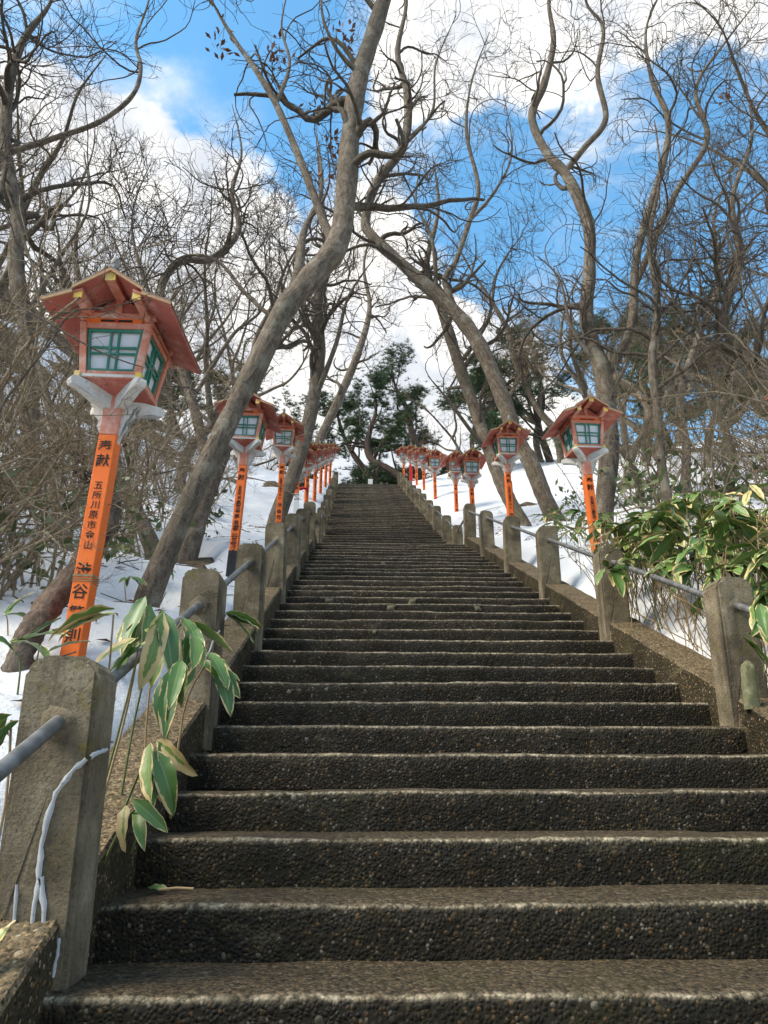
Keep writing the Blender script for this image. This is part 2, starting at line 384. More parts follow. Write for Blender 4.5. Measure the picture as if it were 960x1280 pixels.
# ------------------------------------------------------------------ the stairs' geometry
RUN, RISE = .34, .418*.34
Y0, Z0 = 5.799*RUN, -1.275*RUN            # nosing of the first step in the picture
NLAND = 30
YL, ZL = Y0+NLAND*RUN, Z0+NLAND*RISE      # lower landing edge
YL2 = YL+1.17
RUN2, RISE2, N2 = .32, .155, 52
YTOP, ZTOP = YL2+N2*RUN2, ZL+N2*RISE2
XL, XR = -.675, 1.83
NLOW = -6
def veer(Y): return -.0082*np.maximum(np.asarray(Y, float)-YL2, 0)
def zline(Y):
    Y = np.asarray(Y, float)
    z = Z0+.418*(Y-Y0)
    z = np.where(Y > YL, ZL, z); z = np.where(Y > YL2, ZL+RISE2/RUN2*(Y-YL2), z)
    z = np.where(Y > YTOP, ZTOP, z); return np.maximum(z, Z0+NLOW*RISE)
def terrain(X, Y):
    """height of the banks' surface on both sides of the stairs"""
    X = np.asarray(X, float); Y = np.asarray(Y, float); vx = veer(np.minimum(Y, YTOP))
    z = (zline(Y-.5)+zline(Y)+zline(Y+.5))/3
    ur = np.clip(X-vx-2.06, 0, 16); ul = np.clip(-.90-(X-vx), 0, 14)
    rr = .02+.16*sstep(0, .45, ur)+.24*ur-.006*ur**2
    rl = .03+.12*sstep(0, .45, ul)+.12*ul+.036*ul**2
    k = np.where(Y > YTOP, np.clip(1-(Y-YTOP)/25, .25, 1), 1.0)
    lat = np.where(X-vx > .5, rr, rl)*k
    far = np.where(Y > YTOP+6, -.06*(Y-YTOP-6), 0)
    bump_ = fbm(X*.45+40, Y*.45+40, 4)*.55*sstep(.2, 2.0, np.maximum(ur, ul))
    return z+lat+far+bump_
WELL_PX = [(188, 742), (238, 684), (192, 690), (84, 686), (840, 646), (856, 618), (752, 668), (702, 668), (656, 662)]
WELLS = []
def snowz(X, Y):
    X = np.asarray(X, float); Y = np.asarray(Y, float)
    z = terrain(X, Y)+fbm(X*1.6+9, Y*1.6, 3)*.14+.05+fbm(X*7, Y*7, 3)*.025
    for (wx, wy, wr) in WELLS: z = z-.34*np.exp(-(((X-wx)**2+(Y-wy)**2)/wr**2)**1.5)
    return z
def ground_hit(x, y, lo=1.5, hi=60):
    d = ray(x, y); prev = lo
    for Y in np.arange(lo, hi, .05):
        q = d*(Y/d[1])
        if q[2] < float(terrain(q[0], q[1])): return q
    return d*(hi/d[1])

# snow melts away round the trunks
for i, p in enumerate(WELL_PX):
    q = ground_hit(*p); WELLS.append((q[0], q[1], .34+.08*math.sin(i*3)))
WELLS += [(3.35, 12.3, .45), (2.9, 13.1, .4), (-1.36, 7.85, .70)]
# ground and snow
def grid(xs, ys, f):
    X, Y = np.meshgrid(xs, ys, indexing='ij'); Z = f(X, Y); V = np.stack([X, Y, Z], -1)
    idx = np.arange(X.size).reshape(X.shape)
    Q = np.stack([idx[:-1, :-1], idx[1:, :-1], idx[1:, 1:], idx[:-1, 1:]], -1).reshape(-1, 4)
    return V.reshape(-1, 3), Q
def patches(X, Y):
    ul = np.clip(-2.2-X, 0, 20); ur = np.clip(X-5, 0, 20)
    n = fbm(X*.75+3, Y*.55+8, 5)
    return n*1.05+.035*ul+.012*ur-.03-.012*np.clip(Y-14, 0, 10)*0
def groundz(X, Y):
    X = np.asarray(X, float)
    u = np.maximum(X-veer(Y)-2.06, -.9-(X-veer(Y)))
    base = terrain(X, Y)-.42+.28*sstep(.1, .9, u)
    return base+np.where(u > .6, np.clip(patches(X, Y), -.1, .3)*sstep(.6, 2, u), 0)+fbm(X*4, Y*4, 3)*.05
xs = np.unique(np.concatenate([np.linspace(-400, -40, 16), np.linspace(-40, -15, 20), np.arange(-15, 16.01, .25), np.linspace(16, 40, 20), np.linspace(40, 400, 16)]))
ys = np.unique(np.concatenate([np.linspace(-300, -10, 14), np.arange(-10, 40.01, .25), np.linspace(40, 90, 20), np.linspace(90, 500, 16)]))
V, Q = grid(xs, ys, groundz)
tag(link('ground', mesh_np('ground', V, Q, None, True, M_SOIL)), kind='structure')
for sgn, nm in ((-1, 'snow_bank'), (1, 'snow_bank')):
    us = np.concatenate([np.arange(0, 3, .07), np.arange(3, 15, .16)]); yy = np.arange(-3, 37, .09)
    U, Y = np.meshgrid(us, yy, indexing='ij')
    X = (2.075+U if sgn > 0 else -.915-U)+veer(np.minimum(Y, YTOP))
    # soft pits where snow slid and melted
    Z = snowz(X, Y)-.10*sstep(.12, 0, U)
    V = np.stack([X, Y, Z], -1); idx = np.arange(U.size).reshape(U.shape)
    Q = np.stack([idx[:-1, :-1], idx[1:, :-1], idx[1:, 1:], idx[:-1, 1:]], -1).reshape(-1, 4)
    if sgn < 0: Q = Q[:, ::-1]
    tag(link(nm, mesh_np(nm, V.reshape(-1, 3), Q, None, True, M_SNOW)), kind='structure')

# steps
def voro(u, v, seed):
    r_ = np.random.default_rng(seed); tab = r_.random((64, 64, 4))
    ui = np.floor(u).astype(int); vi = np.floor(v).astype(int)
    best = np.full(u.shape, 9.); rid = np.zeros(u.shape); rad = np.ones(u.shape)
    for a in (-1, 0, 1):
        for c in (-1, 0, 1):
            tt = tab[(ui+a) % 64, (vi+c) % 64]
            du = ui+a+.15+.7*tt[..., 0]-u; dv = vi+c+.15+.7*tt[..., 1]-v
            r0 = .38+.42*tt[..., 3]
            d = np.sqrt(du*du*(.6+.8*tt[..., 2])+dv*dv*(1.4-.8*tt[..., 2]))/r0
            k = d < best; best = np.where(k, d, best); rid = np.where(k, tt[..., 2]*.5+tt[..., 3]*.5+tt[..., 0]*.0, rid); rid = np.where(k, (tt[..., 0]*7.3+tt[..., 1]*3.1) % 1, rid)
    return best, rid
def step_mesh(run, rise, width, res, seed, pebbles):
    nx = int(width/res)+1
    rr_ = .018
    top = [(y, 0) for y in np.linspace(run+.03, rr_, max(3, int(run/res)))]
    arc = [(rr_-rr_*math.sin(a), -rr_+rr_*math.cos(a)) for a in np.linspace(0, math.pi/2, 5)[1:]]
    ris = [(0, -z) for z in np.linspace(rr_, rise+.012, max(3, int(rise/res)))[1:]]
    prof = np.array(top+arc+ris); K = len(prof)
    tn = np.gradient(prof, axis=0); tn /= np.linalg.norm(tn, axis=1, keepdims=True); nrm = np.stack([tn[:, 1], -tn[:, 0]], 1)
    arcl = np.concatenate([[0], np.cumsum(np.linalg.norm(np.diff(prof, axis=0), axis=1))])
    x = np.linspace(-width/2, width/2, nx); Xg = np.repeat(x[:, None], K, 1); S = np.repeat(arcl[None], nx, 0)
    off = np.zeros_like(Xg); so = seed*13.7
    edge = np.exp(-((prof[:, 0]-0)**2+(prof[:, 1]-0)**2)/.035**2)[None]
    off += fbm(Xg*9+so, S*9+so, 4)*.010
    off -= edge*(.004+.020*np.clip(fbm(Xg*5+so, S*0+so*3, 4)+.05, 0, 1)+.05*np.clip(fbm(Xg*2.1+so, S*3, 4)-.16, 0, 1))
    lvl = fbm(Xg*.9+so*2, S*0, 3)*.014
    cold = None
    if pebbles:
        d, rid = voro(Xg/.0135+so, S/.0135+so, seed); dome = np.sqrt(np.clip(1-d*d, 0, 1))
        d2, rid2 = voro(Xg/.030+so, S/.030+so, seed+99); big = (rid2 > .86)*np.sqrt(np.clip(1-(d2*1.15)**2, 0, 1))
        use = big > dome*.8; dome2 = np.where(use, big*1.25, dome)
        off += dome2*.0048*(.55+.45*vnoise(Xg*7, S*7))
        cold = np.stack([np.where(use, (rid2*9.7) % 1, rid), np.clip(dome2, 0, 1), rid, np.ones_like(rid)], -1)
    Yg = prof[None, :, 0]+nrm[None, :, 0]*off; Zg = prof[None, :, 1]+nrm[None, :, 1]*off+lvl
    V = np.stack([Xg, Yg, Zg], -1)
    # close the slab behind and below
    back = np.stack([x, np.full(nx, run+.03), np.full(nx, -rise-.012)], -1)[:, None]
    V = np.concatenate([V, back], 1); K2 = K+1
    idx = np.arange(nx*K2).reshape(nx, K2)
    a = idx[:-1]; c = idx[1:]
    Q = np.stack([a, np.roll(a, -1, 1), np.roll(c, -1, 1), c], -1).reshape(-1, 4)
    me = mesh_np('step', V.reshape(-1, 3), Q, None, True, M_STEP_N if pebbles else M_STEP)
    ee = np.exp(-(((prof[:, 0]-.003)/.013)**2+((prof[:, 1]+.003)/.010)**2))[None]*np.clip(.75+1.6*fbm(Xg*3.3+so, S*0+so, 4), 0, 1)*.95  # weight of the painted nosing highlight, patchy like a worn lip
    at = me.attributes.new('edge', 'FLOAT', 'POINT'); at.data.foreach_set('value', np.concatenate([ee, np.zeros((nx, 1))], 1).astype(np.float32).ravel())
    if pebbles:
        cc = np.concatenate([cold, np.zeros((nx, 1, 4))], 1).reshape(-1, 4).astype(np.float32)
        at = me.color_attributes.new('peb', 'FLOAT_COLOR', 'POINT'); at.data.foreach_set('color', cc.ravel())
    return me
stairs = empty('stairway'); tag(stairs, kind='structure')
WST = XR-XL+.05; XC = (XL+XR)/2
far_meshes = [step_mesh(RUN, RISE, WST, .022, 50+i, False) for i in range(4)]
far2_meshes = [step_mesh(RUN2, RISE2, WST, .04, 70+i, False) for i in range(4)]
land_mesh = step_mesh(YL2-YL, RISE, WST, .03, 90, False)
for n in range(NLOW+1, NLAND+1):
    if n == NLAND: me = land_mesh
    elif n <= 3: me = step_mesh(RUN, RISE, WST, .0085, n+20, False)
    elif n <= 14: me = step_mesh(RUN, RISE, WST, .016, n+20, False)
    else: me = far_meshes[n % 4]
    o = link('step', me, stairs); o.location = (XC, Y0+n*RUN, Z0+n*RISE)
    if n > 14 and n < NLAND and n % 2: o.rotation_euler = (0, 0, 0)
for k in range(1, N2+1):
    Y = YL2+(k-1)*RUN2
    o = link('step', far2_meshes[(k*3) % 4], stairs); o.location = (XC+float(veer(Y)), Y, ZL+k*RISE2)
mb = MB(); mb.box(XL-.3, XR+.3, YTOP-.02, YTOP+5, -.6, -.004); top_o = mb.build('top_landing', M_STEP, stairs); top_o.location = (float(veer(YTOP)), 0, ZTOP)
# pale mortar repairs, lying proud of the risers
def patch_mesh(w_, h_, seed):
    r_ = np.random.default_rng(seed); n = 14; a = np.linspace(0, 2*np.pi, n, endpoint=False)
    ph = r_.random(3)*6.28; rad = .8+.16*np.sin(2*a+ph[0])+.10*np.sin(3*a+ph[1])+.05*np.sin(5*a+ph[2])
    x = np.sign(np.cos(a))*np.abs(np.cos(a))**.4*w_/2*rad; z = np.minimum(np.sign(np.sin(a))*np.abs(np.sin(a))**.4*h_/2*rad, h_*.40)
    V = [(0, -.0015, 0)]+[(x[i]*.95, -.0015, z[i]*.95) for i in range(n)]+[(x[i], .012, z[i]) for i in range(n)]
    T = [(0, 1+i, 1+(i+1) % n) for i in range(n)]; Qd = [(1+i, 1+n+i, 1+n+(i+1) % n, 1+(i+1) % n) for i in range(n)]
    return mesh_np('mortar_patch', V, Qd, T, True, M_MORTAR)
for i, (px, py, n, w_, h_) in enumerate([(479, 707, 23, .10, .10), (622, 705, 23, .12, .10), (411, 747, 15, .10, .08), (515, 748, 15, .10, .10), (495, 671, -6, .14, .10),
                                        (489, 757, 14, .14, .08), (597, 757, 14, .10, .08), (468, 803, 11, .05, .04)]):
    if n >= 0 or n == -1: Yp = Y0+n*RUN
    else: Yp = YL2+3*RUN2
    q = atY(px, py, Yp-.002); zn_ = Z0+n*RISE if n >= 0 else ZL+4*RISE2; q[2] = zn_-.022-h_*.3
    o = link('mortar_patch', patch_mesh(w_*.8, h_*.75, i), stairs); o.location = q

# ------------------------------------------------------------------ kerbs, posts and rails
left_posts = [2.02, 3.60, 5.16, 6.78, 8.36, 9.90, 11.35, 12.75]
left_posts += [14.1+1.62*k for k in range(10)]
right_posts = [2.0, 3.70, 5.42, 7.18, 8.86, 10.5, 12.15, 13.62]
right_posts += [15.15+1.6*k for k in range(10)]
PW, PD = .19, .175
def kerb_mesh(y0, y1, sgn, seed, rise):
    n = max(3, int((y1-y0)/.05)); ys_ = np.linspace(y0, y1, n)
    w_ = .245
    prof = [(0, -.55), (0, -.30), (0, -.12), (0, -.012), (.010, 0), (.06, 0), (.12, 0), (.18, 0), (w_-.012, 0), (w_, -.012), (w_, -.3), (w_, -.55)]
    V = []
    for j, y in enumerate(ys_):
        zt = float(zline(y))+rise
        for i, (u, z) in enumerate(prof):
            s_ = fbm(np.array(u*9+seed), np.array(y*6+i*.37), 3)*.016 if 1 < i < 10 else 0
            V.append(((XR+u if sgn > 0 else XL-u)+float(veer(y))+(s_ if i < 4 else 0)*sgn*.6, y, zt+z+(s_ if i >= 3 else 0)))
    K = len(prof); Q = [(j*K+i, j*K+i+1, (j+1)*K+i+1, (j+1)*K+i) for j in range(n-1) for i in range(K-1)]
    if sgn > 0: pass
    else: Q = [q[::-1] for q in Q]
    T = []
    for base, flip in ((0, False), ((n-1)*K, True)):
        for i in range(1, K-1): T.append((base, base+i, base+i+1) if flip != (sgn > 0) else (base, base+i+1, base+i))
    return mesh_np('kerb', V, Q, T, False, M_CURB)
def post_mesh(top, bottom, seed):
    r_ = np.random.default_rng(seed); c = .026+.012*r_.random(); h = top-bottom
    poly = [(-PW/2, 0), (PW/2, 0), (PW/2, h-c*1.15), (PW/2-c, h), (-PW/2+c, h+.004), (-PW/2, h-c)]
    mb = MB(); mb.prism(poly, 0, PD); me = mb.mesh('post', M_POST)
    bm = bmesh.new(); bm.from_mesh(me); bmesh.ops.recalc_face_normals(bm, faces=bm.faces[:])
    bmesh.ops.bevel(bm, geom=bm.edges[:], offset=.012, segments=2, affect='EDGES', clamp_overlap=True)
    bm.to_mesh(me); bm.free(); return me
railings = {}
for sgn, plist, nm in ((-1, left_posts, 'left'), (1, right_posts, 'right')):
    xi = XL if sgn < 0 else XR
    rail = empty('stair_railing', (xi, plist[0], float(zline(plist[0])))); railings[nm] = rail
    tag(rail, 'weathered concrete posts joined by grey pipe on the ' + ('side of the tall leaning trunk' if sgn < 0 else 'side of the dense variegated bamboo thicket'), 'railing', 'railings flanking the stairs')
    rl = rail.location; allp = []
    for i, y in enumerate(plist):
        hgt = (.735 if sgn < 0 else .70)+.02*math.sin(i*2.3)
        zb = float(zline(y)); x = xi+sgn*(PW/2-.028)+float(veer(y))
        o = link('post', post_mesh(hgt, -.10, i+(50 if sgn > 0 else 0)), rail)
        o.location = Vector((x, y, zb-.10))-rl; o.rotation_euler = (R(random.uniform(-1, 1)), R(random.uniform(-1, 1)), R(random.uniform(-2, 2)))
        allp.append((o, x, y, zb))
    for i in range(len(plist)):
        y0 = plist[i]+.02; y1 = plist[i+1]+.02 if i+1 < len(plist) else YTOP
        o = link('kerb', kerb_mesh(y0, min(y1, YTOP), sgn, i*7.7+sgn, .125 if sgn < 0 else .115), stairs)
    o = link('kerb', kerb_mesh(plist[0]-2.6, plist[0]+.022, sgn, 3.3, .125), stairs)
    prevs = [(None, allp[0][1], allp[0][2]-1.6, allp[0][3]-1.6*.418)]+allp
    for i in range(len(prevs)-1):
        a = np.array([prevs[i][1]-sgn*.0, prevs[i][2]+.07, prevs[i][3]+.055+.535]); b_ = np.array([prevs[i+1][1], prevs[i+1][2]+.05, prevs[i+1][3]+.59])
        P = np.linspace(a, b_, 6)[None]; mb = MB(); mb.tubes(P, np.full((1, 6), .0185), 12)
        o = mb.build('rail_pipe', M_STEEL, rail, True); o.location = -rl
        # mortar collar where the pipe enters the post
        ring = MB(); d = (b_-a)/np.linalg.norm(b_-a); c_ = np.array([prevs[i+1][1], prevs[i+1][2]-.002, prevs[i+1][3]+.568])
        aa = np.linspace(0, 2*np.pi, 12, endpoint=False); rj = .038+.012*np.random.default_rng(i).random(12)
        V = [tuple(c_+np.array([0, -.006, 0]))]+[tuple(c_+np.array([math.cos(t_)*q_*.75, -.005, math.sin(t_)*q_*.75])) for t_, q_ in zip(aa, rj)]+[tuple(c_+np.array([math.cos(t_)*q_, .006, math.sin(t_)*q_])) for t_, q_ in zip(aa, rj)]
        ring.add(V, [(1+k, 13+k, 13+(k+1) % 12, 1+(k+1) % 12) for k in range(12)], [(0, 1+k, 1+(k+1) % 12) for k in range(12)])
        o = ring.build('mortar_collar', M_POST, rail, True); o.location = -rl

# sealant repairs on the nearest left post and the kerb below it
near_post = [o for o in railings['left'].children if o.name.startswith('post')][0]
bpy.context.view_layer.update()
inv = near_post.matrix_world.inverted()
def ribbon(pts, wd, name, parent, dirn):
    P = np.array(pts, float); n = len(P); V = []; 
    for i in range(n):
        t_ = P[min(i+1, n-1)]-P[max(i-1, 0)]; t_ /= np.linalg.norm(t_)+1e-9; s_ = np.cross(t_, dirn); s_ /= np.linalg.norm(s_)+1e-9
        ww = wd*(.55+.55*random.random())/2; d_ = np.array(dirn)*.0025
        V += [P[i]-s_*ww-d_*.8, P[i]-s_*ww*.6+d_, P[i]+s_*ww*.6+d_, P[i]+s_*ww-d_*.8]
    Q = [(i*4+k, i*4+k+1, i*4+k+5, i*4+k+4) for i in range(n-1) for k in range(3)]
    V = [tuple(inv @ Vector(v)) for v in V]
    return link(name, mesh_np(name, V, Q, None, True, M_SEAL), parent)
def dens(px):
    out = []
    for (a, b_) in zip(px[:-1], px[1:]):
        for k in range(4): out.append((a[0]+(b_[0]-a[0])*k/4+random.uniform(-.8, .8), a[1]+(b_[1]-a[1])*k/4+random.uniform(-.8, .8)))
    return out+[px[-1]]
YF = left_posts[0]-.003
for px in ([(108, 948), (88, 965), (70, 992), (59, 1025), (51, 1060), (48, 1098)], [(49, 1098), (45, 1120), (38, 1163)], [(50, 1096), (54, 1130), (55, 1168)], [(20, 1106), (17, 1158)]):
    ribbon([atY(x, y, YF) for x, y in dens(px)], .016 if len(px) > 2 else .009, 'sealant_line', near_post, (0, -1, 0))
xs_ = XL+.028
ribbon([atX(x, y, xs_+.004) for x, y in dens([(113, 947), (124, 941), (134, 937)])], .016, 'sealant_line', near_post, (1, 0, 0))
ribbon([atY(x, y, YF) for x, y in dens([(0, 1168), (36, 1169), (72, 1172)])], .012, 'sealant_line', near_post, (0, -1, 0))
ribbon([atY(x, y, YF) for x, y in dens([(73, 1172), (71, 1195), (66, 1222)])], .009, 'sealant_line', near_post, (0, -1, 0))
# wire tied round the second left post
p2 = [o for o in railings['left'].children if o.name.startswith('post')][1]
w_pts = [atY(x, y, left_posts[1]-.012) for x, y in dens([(250, 832), (262, 815), (270, 793), (275, 788)])]
mb = MB(); mb.tubes(np.array([w_pts]), np.full((1, len(w_pts)), .004), 5)
o = mb.build('tie_wire', M_SEAL, p2, True); bpy.context.view_layer.update(); o.matrix_parent_inverse = p2.matrix_world.inverted()

# ------------------------------------------------------------------ lanterns
_text_cache = {}
def char_mesh(s, bold):
    key = (s, bold)
    if key in _text_cache: return _text_cache[key]
    cu = bpy.data.curves.new('glyph', 'FONT'); cu.body = s; cu.size = 1.0; cu.align_x = 'CENTER'; cu.align_y = 'CENTER'; cu.resolution_u = 2; cu.offset = bold
    ob = bpy.data.objects.new('glyph', cu); col.objects.link(ob)
    bpy.context.view_layer.update()
    me = ob.evaluated_get(bpy.context.evaluated_depsgraph_get()).to_mesh()
    V = np.array([v.co[:] for v in me.vertices], float).reshape(-1, 3); me.calc_loop_triangles(); T = np.array([t_.vertices[:] for t_ in me.loop_triangles]).reshape(-1, 3)
    bpy.data.objects.remove(ob); bpy.data.curves.remove(cu)
    if len(V):
        c_ = (V.max(0)+V.min(0))/2; V = V-c_
    _text_cache[key] = (V, T); return V, T
def lettering(groups, yf):
    """groups: (text, top z, pitch, size)"""
    out = []
    for txt, zt, pitch, size in groups:
        for i, ch in enumerate(txt):
            if ch == ' ': continue
            V, T = char_mesh(ch, .011)
            if not len(V): continue
            P = np.stack([V[:, 0]*size, np.full(len(V), yf), zt-i*pitch+V[:, 1]*size*1.02], -1)
            out.append(mesh_np('character', P, None, T, False, M_INK))
    return out
PH = .046         # half the pole's width
def make_lantern():
    L = empty('shrine_lantern')
    mb = MB(); mb.box(-PH, PH, -PH, PH, -.45, 1.395); mb.build('pole', M_ORANGE, L, bevel=.004)
    mb = MB(); mb.box(-PH-.001, PH+.001, -PH-.001, PH+.001, 1.396, 1.64); mb.build('pole_head', M_FADED, L, bevel=.004)
    for s in (-1, 1):      # scalloped white side brackets under the arms
        mb = MB(); mb.prism([(s*.046, 1.36), (s*.058, 1.42), (s*.078, 1.45), (s*.074, 1.49), (s*.108, 1.525), (s*.105, 1.56), (s*.135, 1.585), (s*.046, 1.60)][::s], -.018, .018); mb.build('side_bracket', M_WHITE, L)
    for sx in (-1, 1):
        for sy in (-1, 1):
            mb = MB(); d = Vector((sx, sy, 0)).normalized(); pr = Vector((-d.y, d.x, 0))*.026
            prof = [(.04, 1.545), (.13, 1.565), (.215, 1.605), (.262, 1.612), (.272, 1.632), (.262, 1.655), (.235, 1.662), (.04, 1.640)]
            n = len(prof); V = [d*r_+pr+Vector((0, 0, z)) for r_, z in prof]+[d*r_-pr+Vector((0, 0, z)) for r_, z in prof]
            mb.add([tuple(v) for v in V], [(i, (i+1) % n, n+(i+1) % n, n+i) for i in range(n)], [(0, i, i+1) for i in range(1, n-1)]+[(n, n+i+1, n+i) for i in range(1, n-1)])
            o = mb.build('corner_arm', M_WHITE, L); fixn(o)
    zb, zt = 1.685, 1.985
    hw = lambda z: .142+.033*(z-zb)/(zt-zb)
    mb = MB(); a, c = .155, .055
    mb.hexa([(-c, -c, 1.625), (c, -c, 1.625), (c, c, 1.625), (-c, c, 1.625), (-a, -a, 1.665), (a, -a, 1.665), (a, a, 1.665), (-a, a, 1.665)]); mb.build('underside', M_ROOF, L)
    mb = MB(); mb.box(-.166, .166, -.166, .166, 1.665, 1.686); mb.build('base_board', M_FADED, L, bevel=.003)
    mb = MB(); mb.box(-.170, .170, -.170, -.166, 1.668, 1.684); mb.build('base_edge', M_WHITE, L)
    for sx in (-1, 1):
        mb = MB(); mb.box(sx*.160-.016, sx*.160+.016, -.182, -.150, 1.660, 1.694); mb.build('corner_cap', M_YELLOW, L, bevel=.003)
    for sx in (-1, 1):
        for sy in (-1, 1):
            p = []
            for z in (zb, zt):
                h = hw(z); p += [(sx*h+dx, sy*h+dy, z) for dx, dy in ((-.017, -.017), (.017, -.017), (.017, .017), (-.017, .017))]
            mb = MB(); mb.hexa(p); mb.build('corner_post', M_FADED, L)
    for k in range(4):
        c_, s_ = math.cos(k*math.pi/2), math.sin(k*math.pi/2)
        def pt(u, z, off): 
            x, y = u, -hw(z)-off; return (x*c_-y*s_, x*s_+y*c_, z)
        def slab(mb, u0, u1, z0, z1, o0, o1, flare=0):
            mb.hexa([pt(u0, z0, o1), pt(u1, z0, o1), pt(u1, z0, o0), pt(u0, z0, o0), pt(u0, z1, o1), pt(u1, z1, o1), pt(u1, z1, o0), pt(u0, z1, o0)])
        mb = MB(); slab(mb, -.125, .125, zb+.001, zb+.026, -.010, .010); mb.build('sill_rail', M_FADED, L)
        mb = MB(); slab(mb, -.155, .155, zt-.030, zt-.001, -.010, .011); mb.build('head_rail', M_FADED, L)
        win = MB()
        u1 = .124; z0, z1 = zb+.0265, zt-.0305
        um = .147
        for (a0, a1, b0, b1) in ((-um, um, z1-.016, z1), (-u1, u1, z0, z0+.016), (-um+.004, um-.004, (z0+z1)/2+.012, (z0+z1)/2+.022), (-um+.012, um-.012, (z0+z1)/2-.022, (z0+z1)/2-.012)):
            slab(win, a0, a1, b0, b1, -.008, .002)
        for a0 in (-.026, .016): slab(win, a0, a0+.010, z0+.0165, z1-.0165, -.010, .004)
        for s in (-1, 1): win.hexa([pt(s*.112, z0, .003), pt(s*u1, z0, .003), pt(s*u1, z0, -.009), pt(s*.112, z0, -.009), pt(s*.135, z1, .003), pt(s*um, z1, .003), pt(s*um, z1, -.009), pt(s*.135, z1, -.009)])
        wo_ = win.build('window', M_GREEN, L); fixn(wo_)
        mb = MB(); mb.hexa([pt(-.122, z0, -.014), pt(.122, z0, -.014), pt(.122, z0, -.020), pt(-.122, z0, -.020), pt(-.142, z1, -.014), pt(.142, z1, -.014), pt(.142, z1, -.020), pt(-.142, z1, -.020)]); fixn(mb.build('pane', M_PAPER, wo_))
    # head beams, slit panel and gable
    for sy in (-1, 1):
        mb = MB(); mb.box(-.205, .205, sy*.172-.016, sy*.172+.016, 2.016, 2.048); mb.build('tie_beam', M_FADED, L, bevel=.003)
        mb = MB(); mb.box(-.165, .165, sy*.170-.012, sy*.170+.012, 1.986, 2.015); mb.build('slit_panel', M_ORANGE, L)
        if sy < 0:
            mb = MB(); mb.box(-.085, .085, -.1845, -.181, 1.994, 2.007); mb.build('slit', M_INK, L)
            mb = MB(); mb.hexa([(-.012, -.187, 2.000), (0, -.187, 1.988), (.012, -.187, 2.000), (0, -.187, 2.012), (-.012, -.183, 2.000), (0, -.183, 1.988), (.012, -.183, 2.000), (0, -.183, 2.012)]); fixn(mb.build('slit_diamond', M_RED, L))
        mb = MB(); mb.prism([(-.150, 2.048), (.150, 2.048), (.0, 2.165)], sy*.165-.006, sy*.165+.006); fixn(mb.build('gable_panel', M_ROOF, L))
        mb = MB(); mb.box(-.018, .018, sy*.176-.008, sy*.176+.008, 2.049, 2.15); mb.build('king_post', M_FADED, L)
    for sx in (-1, 1):
        mb = MB(); mb.box(sx*.172-.015, sx*.172+.015, -.215, .215, 1.995, 2.022); mb.build('side_beam', M_FADED, L)
    for x, z, s in ((0, 2.160, .026), (-.152, 2.043, .021), (.152, 2.043, .021)):
        mb = MB(); mb.box(x-s, x+s, -.352, .338, z-s, z+s); pu = mb.build('purlin', M_FADED, L)
        mb = MB(); mb.box(x-s-.001, x+s+.001, -.357, -.3525, z-s-.001, z+s+.001); mb.build('purlin_end', M_YELLOW, pu)
    for s in (-1, 1):
        def roofslab(p0, p1, th, y0, y1, name, m):
            (x0, z0), (x1, z1) = p0, p1
            mb = MB(); mb.prism([(s*x0, z0), (s*x1, z1), (s*x1, z1+th), (s*x0, z0+th)], y0, y1); ob = mb.build(name, m, L); fixn(ob); return ob
        up_ = roofslab((.0, 2.186), (.178, 2.072), .014, -.36, .345, 'roof_panel', M_ROOF)
        wing = roofslab((.130, 2.064), (.333, 1.990), .014, -.362, .347, 'roof_wing', M_ROOF)
        for (p0, p1, par) in (((.0, 2.2005), (.186, 2.0815), up_), ((.180, 2.0605), (.338, 2.0025), wing)):
            (x0, z0), (x1, z1) = p0, p1
            mb = MB(); mb.prism([(s*x0, z0), (s*x1, z1), (s*x1, z1+.008), (s*x0, z0+.009)], -.372, .355); ob = mb.build('roof_cover', M_ROOFTOP, par); fixn(ob)
            mb = MB(); mb.prism([(s*x0, z0-.016), (s*x1, z1-.016), (s*x1, z1-.001), (s*x0, z0-.001)], -.3725, -.3635); ob = mb.build('verge_strip', M_VERGE, par); fixn(ob)
    mb = MB(); mb.box(-.016, .016, -.372, .355, 2.203, 2.222); mb.build('ridge_cap', M_GREYCAP, L)
    fin = MB(); zz = [(2.222, .024), (2.25, .022), (2.262, .026), (2.285, .016), (2.30, .003)]
    a = np.arange(8)*math.pi/4
    V = [(r_*math.cos(t_), -.33+r_*math.sin(t_), z) for z, r_ in zz for t_ in a]; fin.add(V, [(i*8+k, i*8+(k+1) % 8, (i+1)*8+(k+1) % 8, (i+1)*8+k) for i in range(4) for k in range(8)])
    fin.build('finial', M_GREYCAP, L, True)
    return L
def fixn(o):
    bm = bmesh.new(); bm.from_mesh(o.data); bmesh.ops.recalc_face_normals(bm, faces=bm.faces[:]); bm.to_mesh(o.data); bm.free()
HEAD = ('奉献', 1.325, .080, .074)
CITY = ('五所川原市', 1.10, .054, .046)
TXT = {
 'a': [HEAD, ('五所川原市金山', 1.105, .0535, .048), ('渋谷繁則', .655, .108, .078)],
 'b': [HEAD, ('五所川原市', 1.13, .045, .036), ('㈲羽藤商事', .92, .072, .060), ('佐々木ぬ真', .50, .062, .056)],
 'c': [HEAD, ('五所川原市', 1.12, .052, .046), ('森羽紙業㈱', .82, .085, .072), ('佐々木', .38, .085, .066)],
 'd': [HEAD, ('五所川原市', 1.13, .050, .042), ('山内', .55, .10, .07)],
 'e': [HEAD, ('五所川原市', 1.13, .052, .042), ('三浦', .52, .11, .07)],
 'f': [HEAD, ('五所川原市', 1.10, .055, .045)],
}
TXT_MESH = {k: lettering(v, -PH-.0025) for k, v in TXT.items()}
lan0 = make_lantern()
LG = 'vermilion lanterns lining the stairs'
